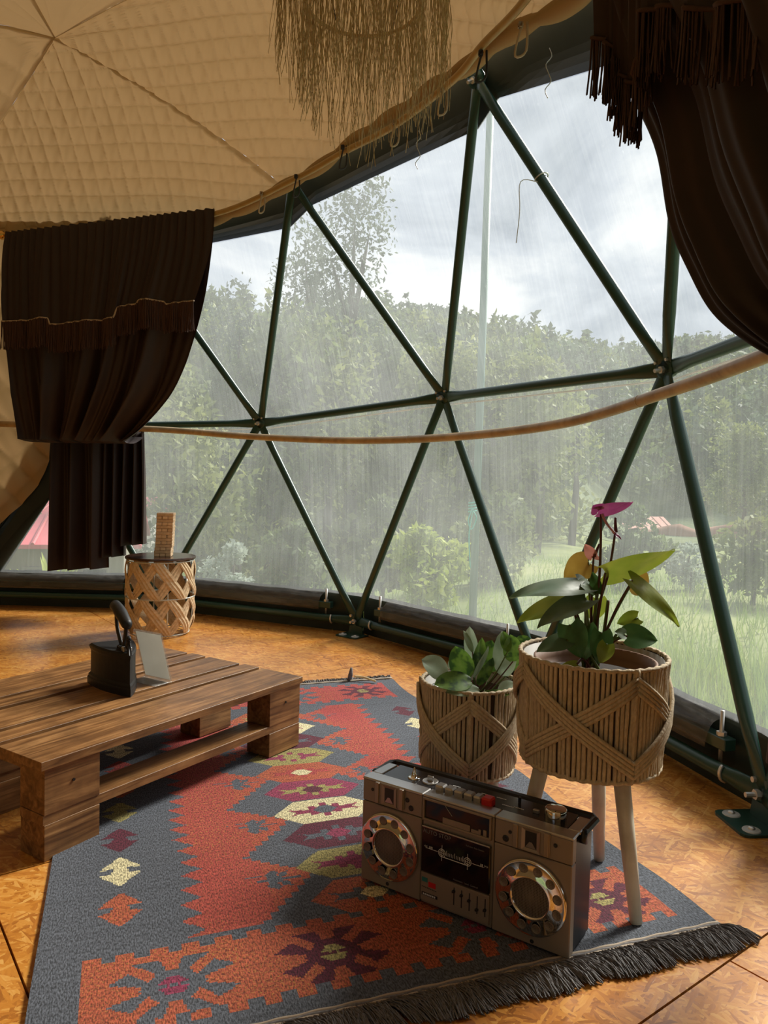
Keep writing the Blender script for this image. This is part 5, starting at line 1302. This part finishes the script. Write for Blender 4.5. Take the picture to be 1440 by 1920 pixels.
for i in range(420):   # undergrowth at the foot of the slope
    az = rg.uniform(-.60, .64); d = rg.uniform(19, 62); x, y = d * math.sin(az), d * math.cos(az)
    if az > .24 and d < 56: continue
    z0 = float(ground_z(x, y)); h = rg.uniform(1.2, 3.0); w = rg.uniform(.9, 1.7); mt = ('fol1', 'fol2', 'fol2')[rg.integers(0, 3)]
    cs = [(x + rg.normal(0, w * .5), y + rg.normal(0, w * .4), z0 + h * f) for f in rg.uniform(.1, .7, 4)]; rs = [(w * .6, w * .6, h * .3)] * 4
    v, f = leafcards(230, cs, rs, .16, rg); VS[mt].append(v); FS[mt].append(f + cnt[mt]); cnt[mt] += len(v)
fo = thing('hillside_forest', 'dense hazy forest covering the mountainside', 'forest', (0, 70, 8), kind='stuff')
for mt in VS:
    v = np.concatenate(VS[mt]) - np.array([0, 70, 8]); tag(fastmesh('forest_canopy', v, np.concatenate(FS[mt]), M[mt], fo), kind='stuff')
# grass
n = 26000; az = rg.uniform(-.75, .75, n); d = 5.2 + 13 * rg.uniform(0, 1, n) ** 1.6; az = np.where(rg.random(n) < .5, rg.uniform(.2, .75, n), az); d = np.where((az > .2) & (rg.random(n) < .6), 2.9 + 5 * rg.random(n), d)
x, y = d * np.sin(az), d * np.cos(az); keep = np.hypot(x - DC.x, y - DC.y) > 4.05; x, y = x[keep], y[keep]; n = len(x); z = ground_z(x, y)
h = rg.uniform(.10, .34, n); a = rg.uniform(0, 6.28, n); ln = rg.uniform(-.10, .10, (n, 2)); wd = .008
b0_ = np.stack([x - wd * np.cos(a), y - wd * np.sin(a), z], -1); b1_ = np.stack([x + wd * np.cos(a), y + wd * np.sin(a), z], -1); tp = np.stack([x + ln[:, 0], y + ln[:, 1], z + h], -1)
tag(fastmesh('meadow_grass', np.stack([b0_, b1_, tp], 1).reshape(-1, 3), np.arange(3 * n).reshape(n, 3), M['grass']), 'bright green grass growing outside the window', 'grass', kind='stuff')
# tall arching leaves at the far left
def arching(name, label, px, d, h, n, seed):
    rg2 = random.Random(seed); x, y = P2(px, d); z0 = float(ground_z(x, y)); t_ = thing(name, label, 'plant', (x, y, z0), 0, G2)
    for k in range(n):
        g = rg2.uniform(0, 6.28); hh = h * rg2.uniform(.6, 1); r_ = rg2.uniform(.12, .5); rows = []
        for i in range(6):
            f = i / 5; c_ = Vector((math.cos(g) * r_ * f ** 1.5, math.sin(g) * r_ * f ** 1.5, hh * (f - .28 * f ** 3))); w = .030 * math.sin(PI * (.1 + .9 * f)) ** .7 + .001; s_ = Vector((-math.sin(g), math.cos(g), 0)); rows.append([c_ - s_ * w, c_ + Vector((0, 0, -.006)), c_ + s_ * w])
        mb = MB(); mb.grid(rows); mb.build('leaf', M['fol4'], t_, True)
arching('leafy_cane', 'yellow green arching plant in front of the red roofed hut', 72, 7.6, 1.25, 26, 1); arching('leafy_cane', 'yellow green arching plant beside the left curtain edge', 98, 8.4, 1.45, 22, 2)
# houses downhill on the left
def gable(name, label, x, y, w, dp, zb, zw, zr, wallm, roofm, rz=0., porch=False, ov=.3):
    t_ = thing(name, label, 'house', (x, y, zb), rz); hw, hd = w / 2, dp / 2; W_ = zw - zb; R_ = zr - zb
    mb = MB(); mb.add([(-hw, -hd, 0), (hw, -hd, 0), (hw, hd, 0), (-hw, hd, 0), (-hw, -hd, W_), (hw, -hd, W_), (hw, hd, W_), (-hw, hd, W_), (-hw, 0, R_ - .06), (hw, 0, R_ - .06)],
                      [(0, 1, 5, 4), (2, 3, 7, 6), (1, 2, 6, 9, 5), (3, 0, 4, 8, 7), (0, 3, 2, 1)]); mb.build('wall', wallm, t_)
    for s_ in (-1, 1):
        mb = MB(); e = W_ - ov * (R_ - W_) / hd; vs = [(-hw - ov, s_ * (hd + ov), e), (hw + ov, s_ * (hd + ov), e), (hw + ov, 0, R_), (-hw - ov, 0, R_)]
        mb.add(vs + [(a_, b_, c_ + .07) for a_, b_, c_ in vs], [(0, 1, 2, 3), (7, 6, 5, 4), (0, 4, 5, 1), (1, 5, 6, 2), (2, 6, 7, 3), (3, 7, 4, 0)]); rf = mb.build('roof', roofm, t_)
        for k in range(7):
            xx = -hw - ov + (w + 2 * ov) * (k + .5) / 7; mb = MB(); mb.tube([Vector((xx, s_ * (hd + ov), e + .08)), Vector((xx, 0, R_ + .08))], .03, 5); mb.build('roof_rib', roofm, rf)
    for k in range(3):
        xx = -hw + w * (k + .5) / 3; mb = MB(); mb.box((xx, -hd - .01, W_ * .55), (w * .16, .05, W_ * .38)); wd_ = mb.build('window', M['wallgrey'], t_)
        mb = MB(); mb.box((xx, -hd - .04, W_ * .55), (w * .13, .02, W_ * .32)); mb.build('pane', M['glossblack'], wd_)
    return t_
hx, hy = P2(95, 13.0); hz = float(ground_z(hx, hy))
gable('hut', 'small weathered hut with a bright red metal roof', hx - .3, hy + .6, 2.8, 2.2, hz - .3, -.20, .14, M['wallgrey'], M['roofred'], .25)
hx, hy = P2(110, 24.); hz = float(ground_z(hx, hy))
gable('house', 'white house with a red roof behind the hut', hx - .8, hy + 2, 6., 4., hz - .3, -.42, .10, M['wallwhite'], M['roofred'], .1)
hx, hy = P2(1195, 46.); gable('house', 'distant house with a faded pink tiled roof', hx, hy, 3.4, 3., float(ground_z(hx, hy)) - .5, -1.9, -1.0, M['wallwhite'], M['pinkroof'], .3)
# cut bank of red earth
mb = MB(); rows = []
for i in range(26):
    px = 1205 + i * 16; d = 40 - 3 * (i / 25); x, y = P2(px, d); jz = .25 * math.sin(i * 1.7) + .15 * math.sin(i * 4.1); zt_ = float(at(px, 990 + 6 * math.sin(i), d).z)
    rows.append([Vector((x, y - .3, zt_ - 2.6)), Vector((x, y, zt_ - 1.1 + jz)), Vector((x, y + .25, zt_ - .35)), Vector((x, y + .5, zt_ + .1 * jz)), Vector((x, y + 3.5, zt_ - .4))])
mb.grid(rows); tag(mb.build('earth_bank', M['earth'], None, True), 'cut bank of bare reddish earth beyond the meadow', 'bank')
# pale green pole with twine
x0, y0 = P2(893, 6.6); zb_ = float(ground_z(x0, y0)); pole = thing('pole', 'tall pale green pole tied with turquoise twine outside', 'pole', (x0, y0, zb_))
b_ = Vector((x0, y0, zb_ - .1)); tpp = at(921, 160, 6.6)
mb = MB(); mb.tube([b_, b_.lerp(tpp, .5), tpp], [.036, .034, .032], 10); mb.build('shaft', M['palepole'], pole, True, True)
mb = MB(); k0 = at(886, 958, 6.57); mb.tube([k0 + Vector((.034 * math.cos(q), .034 * math.sin(q), .004 * q - .02)) for q in np.linspace(0, 25, 60)], .007, 5); mb.build('twine', M['twine'], pole, True, True)
mb = MB(); mb.tube(spline([k0 + Vector((0, -.04, 0)), k0 + Vector((.03, -.05, -.06)), k0 + Vector((-.01, -.05, -.16)), k0 + Vector((-.04, -.05, -.08)), k0 + Vector((0, -.04, .02)), k0 + Vector((-.03, -.05, -.2)), k0 + Vector((-.01, -.04, -.5))], 6), .006, 5); mb.build('twine', M['twine'], pole, True, True)
